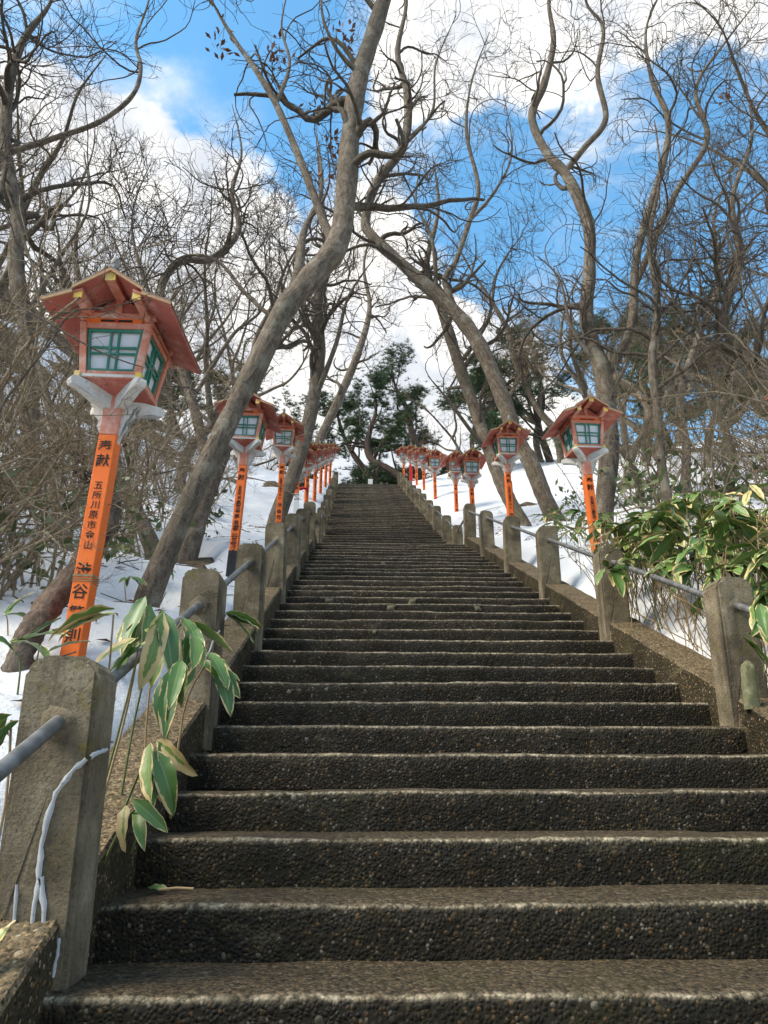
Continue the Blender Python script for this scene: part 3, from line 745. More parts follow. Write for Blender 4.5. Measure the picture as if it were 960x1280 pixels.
def place_lantern(apex, Yf, txt, label, lean=0, yaw=0, first=False):
    L = lan0 if first else copy_tree(lan0)
    q = atY(*apex, Yf)
    L.location = (q[0]-math.sin(R(lean))*2.2, q[1]+.36, q[2]-2.2); L.rotation_euler = (R(random.uniform(-.6, .6)), R(lean), R(yaw))
    for me in TXT_MESH[txt]: link('character', me, L)
    tag(L, label, 'lantern', LG); return L
l1 = place_lantern((142, 335), 3.4, 'a', 'big lantern with green latticed window, tape round its pole below four brushed characters', 2.0, -2, True)
l2 = place_lantern((308, 485), 7.75, 'b', 'lantern partly hidden by the leaning trunk, pole black at its foot', 2.4, -2)
mb = MB(); mb.box(-PH-.002, PH+.002, -PH-.002, PH+.002, -.44, .38); mb.build('pole_foot', M_BLACK, l2)
l3 = place_lantern((354, 516), 11.7, 'd', 'lantern just up the stairs from the one behind the leaning trunk', .8, 2)
l4 = place_lantern((372.5, 552), 15.2, 'f', 'lantern whose pole is wrapped in a white paper band', .6, 0)
mb = MB(); mb.box(-PH-.003, PH+.003, -PH-.003, PH+.003, .55, 1.12); mb.build('paper_band', M_SIGN, l4)
for z in (.98, 1.08):
    mb = MB(); mb.box(-PH-.004, PH+.004, -PH-.004, PH+.004, z, z+.02); mb.build('band_stripe', M_BLACK, l4)
far_l = 'small far lantern of the row beyond the paper-banded lantern'
for a, Y, yw in [((385, 552), 18.3, 24), ((395, 553), 21.5, 22), ((402, 553), 24.3, 18), ((408, 553), 27, 20), ((413.5, 553), 29.5, 20)]:
    place_lantern(a, Y, 'f', far_l, .5, yw)
place_lantern((735, 494), 7.4, 'c', 'lantern with white latticed window leaning above the bamboo thicket', -1.7, 6)
r2 = place_lantern((635, 525), 11.3, 'e', 'lantern in front of twin dark trunks, a brown stake behind its pole', -.8, 4)
mb = MB(); mb.box(.01, .085, .05, .11, -.4, 1.28); mb.build('support_stake', M_WOOD, r2)
place_lantern((590, 560), 15.3, 'f', 'lantern before the bare snow slope, overlapping a farther one at its wing', -.6, 3)
place_lantern((570, 563), 18.3, 'f', 'lantern just beyond the one before the bare snow slope', -.4, 2)
place_lantern((544, 561), 21.8, 'f', 'far lantern standing clear on the bamboo side of the upper flight', -.3, 2)
far_r = 'tiny far lantern near the top landing on the bamboo side'
for a, Y in [((530, 557.5), 24.8), ((521, 558), 27.3), ((505, 557), 31.5)]: place_lantern(a, Y, 'f', far_r, -.3, -8)
r8 = place_lantern((514, 555), 29.5, 'f', 'all red lantern on a red pole near the top landing', 0, 0)
mb = MB(); mb.box(-PH-.02, PH+.02, -PH-.02, PH+.02, -.3, 1.38); mb.build('red_wrap', M_RED, r8)
rn = place_lantern((1098, 384), 3.55, 'f', 'lantern cut by the picture edge, one roof wing showing', -2, 0)
# tape and twine on the first pole
mb = MB()
for z, h in ((.622, .012), (.610, .004), (.598, .005)): mb.box(-PH-.003, PH+.003, -PH-.003, PH+.003, z, z+h)
mb.build('twine', M_STALK, l1)

# ------------------------------------------------------------------ trees
def spline(P, n):
    P = np.asarray(P, float); m = len(P); t_ = np.linspace(0, m-1, n); i = np.clip(np.floor(t_).astype(int), 0, m-2); f = (t_-i)[:, None]
    p0 = P[np.clip(i-1, 0, m-1)]; p1 = P[i]; p2_ = P[i+1]; p3 = P[np.clip(i+2, 0, m-1)]
    return .5*((2*p1)+(-p0+p2_)*f+(2*p0-5*p1+4*p2_-p3)*f*f+(-p0+3*p1-3*p2_+p3)*f**3)
def grow(rg, PP, PR, n, tmin, tmax, l0, l1, ang0, ang1, K, wander, up, rk, rmin, lscale=True):
    """children of a batch of branches PP (N,K0,3), PR (N,K0)"""
    N, K0, _ = PP.shape
    plen = np.linalg.norm(np.diff(PP, axis=1), axis=2).sum(1)
    w_ = plen/plen.sum(); pi = rg.choice(N, n, p=w_)
    t_ = tmin+(tmax-tmin)*rg.random(n)**.85; x = t_*(K0-1); i = np.minimum(np.floor(x).astype(int), K0-2); f = (x-i)[:, None]
    p = PP[pi, i]*(1-f)+PP[pi, i+1]*f; r = PR[pi, i]*(1-f[:, 0])+PR[pi, i+1]*f[:, 0]
    T = PP[pi, i+1]-PP[pi, i]; T /= np.linalg.norm(T, axis=1, keepdims=True)+1e-9
    q = rg.normal(size=(n, 3)); q -= (q*T).sum(1, keepdims=True)*T; q /= np.linalg.norm(q, axis=1, keepdims=True)+1e-9
    q[:, 2] += .25; a = np.radians(ang0+(ang1-ang0)*rg.random(n))[:, None]
    d = np.cos(a)*T+np.sin(a)*q; d /= np.linalg.norm(d, axis=1, keepdims=True)
    ln = (l0+(l1-l0)*rg.random(n))*(1-.35*t_)
    cur = np.zeros((n, 3)); P = np.empty((n, K, 3)); P[:, 0] = p
    for k in range(1, K):
        cur = .55*cur+wander*rg.normal(size=(n, 3)); d = d+cur; d[:, 2] += up; d /= np.linalg.norm(d, axis=1, keepdims=True)
        P[:, k] = P[:, k-1]+d*(ln/(K-1))[:, None]
    r0 = np.maximum(r*rk*(.7+.5*rg.random(n)), rmin); r0 = np.minimum(r0, r*.92+.001)
    tp = np.linspace(1, .32, K)[None]; return P, np.maximum(r0[:, None]*tp, rmin*.6)
def crown(rg, stems, dens_=1.0, size=1.0, tmin=.35, twig_r=.0034):
    mb = MB()
    K0 = 24; PP = np.stack([spline(s_[0], K0) for s_ in stems]); PR = np.stack([np.interp(np.linspace(0, 1, K0), np.linspace(0, 1, len(s_[1])), s_[1]) for s_ in stems])
    tot = np.linalg.norm(np.diff(PP, axis=1), axis=2).sum()
    n1 = max(5, int(tot*2.3*dens_))
    P1, R1 = grow(rg, PP, PR, n1, tmin, .98, 1.1*size, 2.8*size, 25, 70, 13, .22, .05, .50, .010)
    mb.tubes(P1, R1, 5)
    P2, R2 = grow(rg, P1, R1, int(n1*5.0), .2, 1.0, .6*size, 1.5*size, 25, 75, 10, .22, .04, .60, .0068)
    mb.tubes(P2, R2, 4)
    P3, R3 = grow(rg, P2, R2, int(n1*17), .2, 1.0, .28*size, .80*size, 20, 70, 7, .20, .04, .65, .0050)
    mb.tubes(P3, R3, 3)
    P4, R4 = grow(rg, P3, R3, int(n1*28), .25, 1.0, .12*size, .40*size, 20, 55, 4, .14, .03, .65, twig_r)
    mb.tubes(P4, R4, 3)
    return mb, P3
def trunk_mesh(stems, mat, S=12, flare=True, name='trunk', rough=.085):
    mb = MB(); att = []
    for j, (P, Rr) in enumerate(stems):
        n = max(24, len(P)*(14 if rough > .1 else 8)); Q = spline(P, n); r = np.interp(np.linspace(0, 1, n), np.linspace(0, 1, len(Rr)), Rr)
        if flare and j == 0:
            L_ = np.concatenate([[0], np.cumsum(np.linalg.norm(np.diff(Q, axis=0), axis=1))]); r = r*(1+.45*np.exp(-L_/(r[0]*1.6)))
        r = r*(1+fbm(np.arange(n)*.35+j*9, np.zeros(n), 3)*rough*3)
        V, F = tube_arr(Q[None], r[None], S)
        Vc = np.repeat(Q, S, 0); a = np.tile(np.arange(S), n); k = np.repeat(np.arange(n), S)
        lob = 1+rough*2.2*fbm(np.cos(a*2*np.pi/S)*1.3+5+k*.10, np.sin(a*2*np.pi/S)*1.3+5+k*.07, 3)
        if rough > .1: lob = lob+.9*rough*(np.abs(fbm(a*.9+k*.05, k*.33, 4))*2-.3)
        mb.add(Vc+(V-Vc)*lob[:, None], F)
        L_ = np.concatenate([[0], np.cumsum(np.linalg.norm(np.diff(Q, axis=0), axis=1))]); rm = float(np.mean(r))
        att.append(np.stack([np.cos(a*2*np.pi/S)*rm+j*3.1, np.sin(a*2*np.pi/S)*rm, np.repeat(L_, S)*.26], -1))
    me = mb.mesh(name, mat, True); at = me.attributes.new('bark', 'FLOAT_VECTOR', 'POINT'); at.data.foreach_set('vector', np.concatenate(att).astype(np.float32).ravel())
    return me
def px_stem(pts, Ya, Yb, sink=.25, root=True):
    """pixel polyline (x, y, width) carried from distance Ya to Yb"""
    n = len(pts); P = []; Rr = []
    for i, (x, y, wd) in enumerate(pts):
        Y = Ya+(Yb-Ya)*i/(n-1); q = atY(x, y, Y); dep = float(q@FW); P.append(q); Rr.append(wd*(.39 if root else .31)*dep/FPX)
    P = np.array(P)
    Rr[-1] = .007; Rr[-2] *= .6; Rr[-3] *= .85
    if root: P = np.concatenate([[P[0]-np.array([0, 0, sink])-(P[1]-P[0])*.12], P]); Rr = [Rr[0]]+Rr
    return P, np.array(Rr)
def hero_tree(label, main, limbs=(), dY=1.5, Yb=None, dens_=1.0, size=1.0, tmin=.35, mat=None, seed=1, name='bare_tree', leaves=0, group=None):
    rg = np.random.default_rng(seed)
    Ya = Yb if Yb else ground_hit(main[0][0], main[0][1])[1]
    stems = [px_stem(main, Ya, Ya+dY)]
    for lb in limbs:
        # a limb leaves the trunk at the trunk's own distance
        k = min(range(len(main)), key=lambda i: abs(main[i][0]-lb[0][0])+abs(main[i][1]-lb[0][1])); Yk = Ya+dY*k/(len(main)-1)
        stems.append(px_stem(lb, Yk, Yk+random.uniform(-.6, 1.0), 0, False))
    base = stems[0][0][0].copy()
    T = empty(name, base); 
    mt = mat or M_BARK
    o = link('trunk', trunk_mesh(stems, mt, 24, rough=.16) if mat else trunk_mesh(stems, mt, 14), T); o.location = -T.location
    mb, P3 = crown(rg, stems, dens_, size, tmin)
    o = mb.build('crown', M_BRANCH, T, True); o.location = -T.location
    if leaves:
        lo = leaf_cloud(rg, P3, leaves, .05, M_DRYLEAF); o = link('dry_leaves', lo, T); o.location = -T.location; o['kind'] = 'stuff'
    tag(T, label, 'tree', group); return T
def leaf_cloud(rg, P, n, s, mat, spread=.06):
    N = P.shape[0]; anchor = P[rg.choice(N, max(1, n//25))][:, -1]
    c = anchor[rg.choice(len(anchor), n)]+rg.normal(size=(n, 3))*spread*1.6
    a = rg.normal(size=(n, 3)); a /= np.linalg.norm(a, axis=1, keepdims=True); b = rg.normal(size=(n, 3)); b -= (a*b).sum(1, keepdims=True)*a; b /= np.linalg.norm(b, axis=1, keepdims=True)
    sz = (s*(.6+.8*rg.random(n)))[:, None]
    V = np.stack([c-a*sz, c+b*sz*.45, c+a*sz, c-b*sz*.45], 1).reshape(-1, 3); return mesh_np('leaves', V, np.arange(4*n).reshape(-1, 4), None, False, mat)

hero_tree('thick grey trunk bending over the stairs, lantern half hidden behind it',
  [(187, 742, 41), (231, 640, 35), (279, 540, 33), (322, 452, 33), (356, 386, 35), (390, 346, 38), (422, 305, 36), (433, 240, 32), (438, 165, 30), (450, 95, 28), (467, 40, 27), (488, -30, 24), (512, -120, 20), (520, -230, 14)],
  [[(420, 310, 20), (404, 275, 17), (372, 192, 15), (345, 130, 13), (318, 85, 11), (290, 45, 9), (262, -5, 7), (240, -60, 5)], [(345, 130, 9), (362, 80, 8), (352, 30, 6), (365, -30, 5)],
   [(452, 95, 11), (420, 60, 9), (402, 10, 8), (410, -60, 6)]], 1.6, None, .55, 1.0, .45, seed=3, leaves=380)
hero_tree('slimmer trunk leaning close behind the thick bending trunk', [(238, 684, 30), (262, 610, 27), (292, 535, 24), (322, 468, 22), (350, 405, 20), (372, 345, 17), (380, 290, 13), (402, 235, 10), (395, 160, 7)], [[(350, 405, 9), (310, 370, 8), (270, 325, 8), (225, 322, 7), (195, 355, 5)]], 2, None, .8, seed=4)
hero_tree('dead rough brown log leaning behind the nearest orange pole', [(26, 818, 42), (58, 762, 43), (96, 714, 38), (122, 676, 32), (140, 640, 26), (133, 606, 22), (117, 588, 20), (116, 572, 12)], [], 1.6, 3.58, .08, .15, .4, M_BARK_ROUGH, 5, 'dead_tree')
hero_tree('tilted trunk rising from snow between orange pole and thick bending trunk', [(192, 690, 27), (171, 640, 25), (150, 598, 23), (136, 550, 21), (126, 500, 19), (117, 440, 16), (102, 370, 12), (95, 300, 9), (110, 220, 6)], [[(126, 500, 10), (160, 430, 9), (175, 360, 7), (220, 290, 6)]], 1.5, None, .9, seed=6)
hero_tree('trunk with flared foot on the snow left of the nearest orange pole', [(84, 686, 20), (71, 640, 17), (62, 590, 16), (66, 540, 14), (52, 470, 12), (32, 400, 9), (40, 330, 7)], [], 1, None, .9, seed=7)
hero_tree('dark tree at the thicket edge with a long sideways limb', [(36, 650, 36), (38, 540, 31), (35, 430, 27), (20, 335, 25), (22, 262, 22), (8, 200, 20), (8, 140, 18), (14, 92, 16), (32, 45, 13), (62, 5, 10), (80, -50, 7)],
  [[(14, 190, 13), (70, 172, 11), (125, 152, 10), (165, 120, 9), (176, 85, 8), (170, 50, 7), (186, 0, 6), (195, -60, 4)], [(8, 140, 10), (-20, 100, 9), (-30, 30, 7)], [(30, 400, 12), (70, 330, 10), (110, 260, 8), (105, 190, 6)]], .5, 8.0, .7, seed=8)
hero_tree('wavy limbed tree with arching dark branches behind the snowy thicket', [(262, 590, 20), (240, 500, 17), (214, 420, 15), (201, 362, 13), (226, 326, 12), (264, 324, 11), (298, 288, 10), (290, 240, 8), (302, 190, 6), (290, 130, 4)], [[(214, 420, 10), (180, 350, 9), (165, 270, 7), (190, 200, 5)], [(240, 500, 10), (290, 420, 9), (330, 380, 7), (330, 300, 5)]], 1, 13.0, .9, seed=9)
hero_tree('straight grey trunk behind the third orange lantern pole', [(349, 640, 26), (374, 572, 24), (391, 505, 22), (399, 440, 20), (397, 380, 18), (412, 318, 14), (402, 250, 11), (396, 180, 8)], [[(391, 505, 12), (420, 430, 11), (436, 370, 9), (470, 320, 7)], [(399, 440, 10), (372, 370, 9), (352, 300, 7)]], 2, 14.0, .75, seed=10)
hero_tree('trunk leaning over the small far lanterns', [(382, 592, 15), (402, 545, 15), (424, 498, 14), (448, 440, 12), (462, 385, 9), (455, 330, 7), (470, 270, 5)], [], 2, 22.0, .6, seed=11)
hero_tree('sinuous tree with an S-bend above, foot beside the railing lantern',
  [(702, 668, 30), (680, 620, 27), (662, 575, 26), (645, 548, 26), (631, 505, 25), (602, 436, 24), (575, 397, 22), (546, 369, 21), (505, 332, 18), (466, 296, 16), (457, 274, 15), (471, 228, 14), (504, 182, 15), (510, 122, 13), (497, 66, 11), (508, 0, 9), (500, -70, 6)],
  [[(575, 397, 13), (556, 352, 12), (570, 326, 11), (587, 276, 10), (598, 234, 9), (583, 164, 8), (590, 100, 6), (612, 40, 5)], [(587, 276, 7), (618, 240, 7), (640, 190, 6), (630, 120, 5)], [(504, 182, 8), (540, 140, 7), (545, 80, 6), (570, 20, 5)], [(546, 369, 9), (540, 300, 8), (520, 250, 7), (530, 190, 5)]], 1.6, 12.4, .6, seed=12)
hero_tree('darker twin trunk leaning behind the lantern with the stake', [(656, 662, 24), (637, 625, 22), (625, 600, 21), (612, 565, 20), (597, 522, 19), (574, 456, 18), (552, 388, 15), (532, 340, 12), (548, 260, 9), (540, 190, 7)], [[(612, 565, 11), (590, 540, 10), (560, 500, 9), (535, 470, 7)], [(574, 456, 10), (610, 400, 9), (622, 340, 8), (655, 290, 6)]], 2, 13.2, .7, seed=13)
hero_tree('tall forked tree with zigzag limbs behind the leaning lantern',
  [(752, 668, 34), (757, 620, 31), (762, 555, 31), (757, 500, 30), (752, 462, 28), (734, 400, 22), (737, 335, 19), (735, 280, 18), (710, 222, 17), (684, 192, 14), (665, 146, 13), (680, 105, 12), (692, 52, 11), (686, 0, 9), (694, -60, 7)],
  [[(706, 215, 13), (730, 185, 12), (757, 149, 12), (747, 93, 10), (754, 35, 9), (732, 0, 7), (735, -60, 5)],
   [(757, 472, 20), (778, 435, 18), (791, 397, 17), (797, 315, 16), (829, 204, 14), (835, 149, 12), (814, 96, 10), (808, 35, 8), (832, -20, 6)],
   [(793, 360, 12), (843, 245, 12), (884, 175, 11), (870, 111, 9), (905, 55, 8), (948, 0, 6)], [(752, 462, 9), (715, 410, 8), (700, 350, 7), (672, 320, 5)]], 1.2, None, .5, seed=14, leaves=60)
hero_tree('young trunk on the snow past the bamboo thicket', [(840, 646, 19), (828, 590, 15), (822, 520, 14), (815, 450, 13), (822, 380, 11), (812, 300, 9), (825, 220, 7), (818, 150, 5)], [[(822, 520, 8), (850, 450, 8), (875, 370, 7), (868, 300, 5)]], 1.0, None, .9, seed=15)
hero_tree('brownish tree standing on a bare root patch beyond the thicket', [(856, 618, 17), (858, 560, 14), (850, 500, 13), (870, 430, 11), (900, 350, 10), (893, 270, 8), (925, 190, 6)], [[(850, 500, 8), (820, 440, 7), (800, 370, 6)]], 1.0, None, 1.0, seed=16)
hero_tree('tree with reddish twigs reaching in past the cut lantern', [(1010, 640, 34), (985, 560, 30), (965, 490, 26), (930, 440, 20), (905, 400, 16), (925, 320, 13), (915, 250, 10), (940, 170, 8), (930, 90, 6)], [[(965, 490, 16), (1000, 380, 14), (965, 280, 11), (985, 190, 8), (955, 90, 6)], [(930, 440, 10), (880, 420, 9), (840, 370, 7), (835, 310, 5)]], .5, 9.0, 1.0, seed=17)

# background wood: a few kinds, each standing many times
def wild_tree(seed, H):
    rg = np.random.default_rng(seed); stems = []
    P = [np.zeros(3)]; d = np.array([rg.normal()*.2, rg.normal()*.2, 1.0]); n = 9
    for k in range(n):
        d = d+rg.normal(size=3)*np.array([.22, .22, .05]); d /= np.linalg.norm(d); P.append(P[-1]+d*H/n)
    r0 = .10+.05*rg.random(); stems.append((np.array(P), np.linspace(r0, .008, n+1)))
    for j in range(rg.integers(2, 4)):
        k = rg.integers(2, 5); q = P[k].copy(); L_ = [q]; d = np.array([rg.normal(), rg.normal(), 1.3]); d /= np.linalg.norm(d); m = 7
        for i in range(m):
            d = d+rg.normal(size=3)*np.array([.25, .25, .08])+np.array([0, 0, .08]); d /= np.linalg.norm(d); L_.append(L_[-1]+d*(H*.62)/m)
        stems.append((np.array(L_), np.linspace(r0*.6, .007, m+1)))
    T = empty('bare_tree'); stems[0][0][0][2] -= .4
    link('trunk', trunk_mesh(stems, M_BARK, 8), T)
    mb, P3 = crown(rg, stems, .44, 1.0, .25, .0042); mb.build('crown', M_BRUSH, T, True); return T
wild = [wild_tree(100+i, 6.5+.7*i) for i in range(6)]
WG = 'background trees of the wood'
spots = []
rg = np.random.default_rng(42)
for (x0, x1, y0, y1, n, lab) in [(-13, -4.0, 11, 18, 8, 'bare crooked tree in the wood beyond the snowy thicket'), (-14, -3.0, 18, 32, 11, 'bare crooked tree high on the slope behind the small far lanterns'), (5.5, 15, 11.5, 18, 6, 'bare crooked tree in the wood beyond the bamboo thicket'), (4.0, 16, 18, 33, 12, 'bare crooked tree high on the bank behind the twin dark trunks'), (-9, 10, 35, 46, 8, 'bare tree at the crest behind the top landing')]:
    for i in range(n):
        for _ in range(30):
            x, y = x0+(x1-x0)*rg.random(), y0+(y1-y0)*rg.random()
            if all((x-a)**2+(y-b)**2 > 2.2 for a, b in spots) and not (-2.6 < x < 3.8 and y < 34): break
        spots.append((x, y)); k = len(spots)-1
        T = wild[k] if k < len(wild) else copy_tree(wild[k % len(wild)])
        T.location = (x, y, float(terrain(x, y))); T.rotation_euler = (0, 0, rg.random()*6.28); T.scale = (1, 1, 1) if k < len(wild) else tuple([.8+.35*rg.random()]*3)
        tag(T, lab, 'tree', WG)

# ------------------------------------------------------------------ pines at the crest
def needles(rg, anchors, per, L_, wd):
    n = len(anchors)*per; c = np.repeat(anchors, per, 0); d = rg.normal(size=(n, 3)); d[:, 2] = np.abs(d[:, 2])*.7+.05; d /= np.linalg.norm(d, axis=1, keepdims=True)
    s_ = np.cross(d, rg.normal(size=(n, 3))); s_ /= np.linalg.norm(s_, axis=1, keepdims=True); ln = L_*(.6+.6*rg.random((n, 1)))
    V = np.stack([c-s_*wd/2, c+s_*wd/2, c+d*ln], 1).reshape(-1, 3); return mesh_np('needles', V, None, np.arange(3*n).reshape(-1, 3), False, M_NEEDLE)
def pine(stems, seed, label, size=1.0, n_t=1400):
    rg = np.random.default_rng(seed); base = stems[0][0][0].copy(); T = empty('pine_tree', base)
    o = link('trunk', trunk_mesh(stems, M_PINEBARK, 9), T); o.location = -T.location
    K0 = 24; PP = np.stack([spline(s_[0], K0) for s_ in stems]); PR = np.stack([np.interp(np.linspace(0, 1, K0), np.linspace(0, 1, len(s_[1])), s_[1]) for s_ in stems])
    mb = MB(); P1, R1 = grow(rg, PP, PR, int(20*size), .25, 1, 1.2*size, 3.0*size, 50, 95, 10, .16, .01, .45, .02); mb.tubes(P1, R1, 5)
    P2, R2 = grow(rg, P1, R1, int(110*size), .3, 1, .4, 1.1, 25, 70, 6, .2, .05, .5, .010); mb.tubes(P2, R2, 4)
    o = mb.build('boughs', M_PINEBARK, T, True); o.location = -T.location
    an = P2[rg.choice(len(P2), n_t), rg.integers(1, 6, n_t)]+rg.normal(size=(n_t, 3))*np.array([.16, .16, .05])
    o = link('needles', needles(rg, an, 16, .22, .024), T); o.location = -T.location; o['kind'] = 'stuff'
    tag(T, label, 'pine tree', 'dark pines at the crest'); return T
pine([px_stem([(506, 603, 12), (496, 593, 12), (481, 584, 12), (466, 576, 12), (459, 560, 11), (462, 540, 10), (470, 510, 8), (462, 478, 6)], 33, 34)], 21, 'dark pine whose brown trunk lies almost level before turning up', 1.0, 1500)
pine([px_stem([(527, 596, 13), (520, 556, 12), (514, 536, 11), (508, 510, 10), (494, 482, 8), (488, 455, 5)], 35, 36)], 22, 'leaning dark pine behind the all red lantern', .9, 1100)
pine([px_stem([(468, 604, 11), (452, 582, 10), (440, 565, 10), (426, 536, 8), (418, 500, 6)], 35, 36), px_stem([(440, 565, 8), (450, 530, 7), (446, 490, 5)], 35, 36, 0, False)], 23, 'crooked dark pine over the white sign board', .9, 1300)
def wild_pine(seed, H):
    rg = np.random.default_rng(seed); P = [np.array([0, 0, -.4])]; d = np.array([rg.normal()*.2, rg.normal()*.2, 1])
    for k in range(7): d = d+rg.normal(size=3)*.14; d[2] += .1; d /= np.linalg.norm(d); P.append(P[-1]+d*H/7)
    return [(np.array(P), np.linspace(.17, .04, 8))]
for i, (x, y, H, s) in enumerate([(-2.6, 36, 5.5, 1.0), (-4.6, 33, 5.0, .9), (3.6, 37, 6, 1.0), (5.8, 33, 5.5, .9), (7.5, 27, 5.5, 1.1), (8.6, 21.5, 5.2, 1.0), (10.8, 24, 5.5, 1.0), (12.5, 19.5, 4.5, .8), (5.2, 26.5, 4.8, .8), (-6.4, 27, 4.5, .8), (.6, 41, 5, 1.0), (1.9, 38.5, 5, 1.0), (-.9, 38, 4.5, .9), (3.1, 41, 5.5, 1.0), (-3.6, 40, 5.2, 1.0)]):
    st = wild_pine(300+i, H); z = float(terrain(x, y)); st = [(st[0][0]+np.array([x, y, z]), st[0][1])]
    pine(st, 400+i, ['dark evergreen pine at the crest beside the top landing', 'dark evergreen pine among bare trees beyond the bamboo thicket'][1 if (x > 5 and y < 32) else 0], s, 1200)

# ------------------------------------------------------------------ shrubs of the thicket
def shrub(seed, H, n, lean=.35):
    rg = np.random.default_rng(seed); K = 12; mb = MB()
    P = np.zeros((n, K, 3)); P[:, 0, :2] = rg.normal(size=(n, 2))*.12; P[:, 0, 2] = -.15
    d = np.stack([rg.normal(size=n)*lean, rg.normal(size=n)*lean, np.ones(n)], -1); ln = H*(.6+.5*rg.random(n)); cur = np.zeros((n, 3))
    for k in range(1, K):
        cur = .6*cur+.11*rg.normal(size=(n, 3)); d = d+cur; d /= np.linalg.norm(d, axis=1, keepdims=True); P[:, k] = P[:, k-1]+d*(ln/(K-1))[:, None]
    Rr = (.009+.012*rg.random(n))[:, None]*np.linspace(1, .3, K)[None]
    S = empty('bare_shrub'); mb.tubes(P, Rr, 6); mb.build('stem', M_SHRUB, S, True)
    mb = MB(); P2, R2 = grow(rg, P, Rr, n*6, .2, 1, .4, 1.2, 20, 65, 8, .2, .04, .55, .0042); mb.tubes(P2, R2, 4)
    P3, R3 = grow(rg, P2, R2, n*22, .2, 1, .15, .55, 20, 70, 6, .22, .03, .6, .0030); mb.tubes(P3, R3, 3)
    P4, R4 = grow(rg, P3, R3, n*26, .2, 1, .08, .25, 20, 70, 4, .22, .03, .6, .0024); mb.tubes(P4, R4, 3)
    tw_ = mb.build('twigs', M_SHRUB if seed % 3 else M_BRUSH, S, True); tw_['kind'] = 'stuff'; return S
shr = [shrub(200+i, 2.0+.25*(i % 4), 5+i % 4) for i in range(8)]
rg = np.random.default_rng(77); cnt = 0
for (x0, x1, y0, y1, n, lab) in [(-3.6, -1.9, 3.9, 6.6, 12, 'leafless twiggy shrub in the thicket beside the rough log'), (-3.2, -2.15, 3.9, 4.9, 7, 'small tan shrub on the snow just past the nearest orange pole'), (-7, -2.4, 6.6, 12, 17, 'leafless twiggy shrub on the slope behind the thick bending trunk'), (3.6, 6.5, 6.6, 10, 13, 'leafless twiggy shrub on the snow past the bamboo thicket'), (4.2, 9.5, 10, 15, 10, 'leafless twiggy shrub among far trunks past the bamboo thicket'), (-6, -2.6, 14, 22, 8, 'leafless twiggy shrub high on the slope behind the small far lanterns')]:
    for i in range(n):
        x, y = x0+(x1-x0)*rg.random(), y0+(y1-y0)*rg.random()
        S = shr[cnt] if cnt < len(shr) else copy_tree(shr[cnt % len(shr)]); cnt += 1
        S.location = (x, y, float(terrain(x, y))); S.rotation_euler = (0, 0, rg.random()*6.28); s_ = (.75+.5*rg.random())*(.62 if lab.startswith('small') else 1); S.scale = (s_, s_, s_)
        tag(S, lab, 'shrub', 'bare shrubs of the thicket')
# low evergreen bushes poking through the snow
def bush(seed):
    rg = np.random.default_rng(seed); n = 9; K = 6; P = np.zeros((n, K, 3)); d = np.stack([rg.normal(size=n)*.7, rg.normal(size=n)*.7, np.full(n, .8)], -1)
    for k in range(1, K): d = d+rg.normal(size=(n, 3))*.2; d /= np.linalg.norm(d, axis=1, keepdims=True); P[:, k] = P[:, k-1]+d*.12
    P[:, :, 2] -= .08; B = empty('evergreen_bush'); mb = MB(); mb.tubes(P, np.full((n, K), .006), 4); mb.build('stems', M_SHRUB, B, True)
    o = link('leaves', leaf_cloud(rg, P[:, 2:], 170, .055, M_OLIVE, .10), B); o['kind'] = 'stuff'; return B
bsh = [bush(500+i) for i in range(4)]; cnt = 0
for (x0, x1, y0, y1, n, lab) in [(-4.5, -2.0, 5.0, 9.5, 8, 'low green bush poking through snow behind the thick bending trunk'), (4.0, 8.5, 8.5, 14, 12, 'low green bush poking through snow past the bamboo thicket')]:
    for i in range(n):
        x, y = x0+(x1-x0)*rg.random(), y0+(y1-y0)*rg.random(); B = bsh[cnt] if cnt < 4 else copy_tree(bsh[cnt % 4]); cnt += 1
        B.location = (x, y, float(terrain(x, y))+.05); B.rotation_euler = (0, 0, rg.random()*6.28); s_ = .8+.6*rg.random(); B.scale = (s_, s_, s_); tag(B, lab, 'bush', 'low green bushes in the snow')

# ------------------------------------------------------------------ broad-leaved bamboo grass
def sasa_leaf(L_, W_, droop, seed):
    rg = np.random.default_rng(seed); n = 11; V = []; UVs = []; s = np.linspace(0, 1, n)
    prof = np.interp(s, [0, .05, .2, .45, .75, .92, 1], [.10, .35, .85, 1, .78, .32, .02])
    ang = -droop*s**1.3; dy = np.cos(ang); dz = np.sin(ang); y = np.concatenate([[0], np.cumsum((dy[1:]+dy[:-1])/2)/(n-1)])*L_; z = np.concatenate([[0], np.cumsum((dz[1:]+dz[:-1])/2)/(n-1)])*L_
    tw = rg.normal()*.5
    for i in range(n):
        for u in (-1, -.5, 0, .5, 1):
            x = u*prof[i]*W_/2; h = abs(u)*prof[i]*W_*.16+.06*W_*math.sin(i*1.9+u*2+seed)*abs(u); a = tw*s[i]
            V.append((x*math.cos(a)-h*math.sin(a), y[i]-h*math.sin(ang[i]), z[i]+h*math.cos(a)*math.cos(ang[i])+x*math.sin(a))); UVs.append(((u+1)/2, s[i]))
    Q = [(i*5+k, i*5+k+1, (i+1)*5+k+1, (i+1)*5+k) for i in range(n-1) for k in range(4)]
    me = mesh_np('leaf', V, Q, None, True, M_SASA); uvl = me.uv_layers.new(name='UVMap')
    for li, l in enumerate(me.loops): uvl.data[li].uv = UVs[l.vertex_index]
    return me
leaf_meshes = [sasa_leaf(.205+.014*(i % 4), .054+.006*(i % 3), (.15, .5, .9, 1.25, .35, .75)[i % 6], i) for i in range(12)]
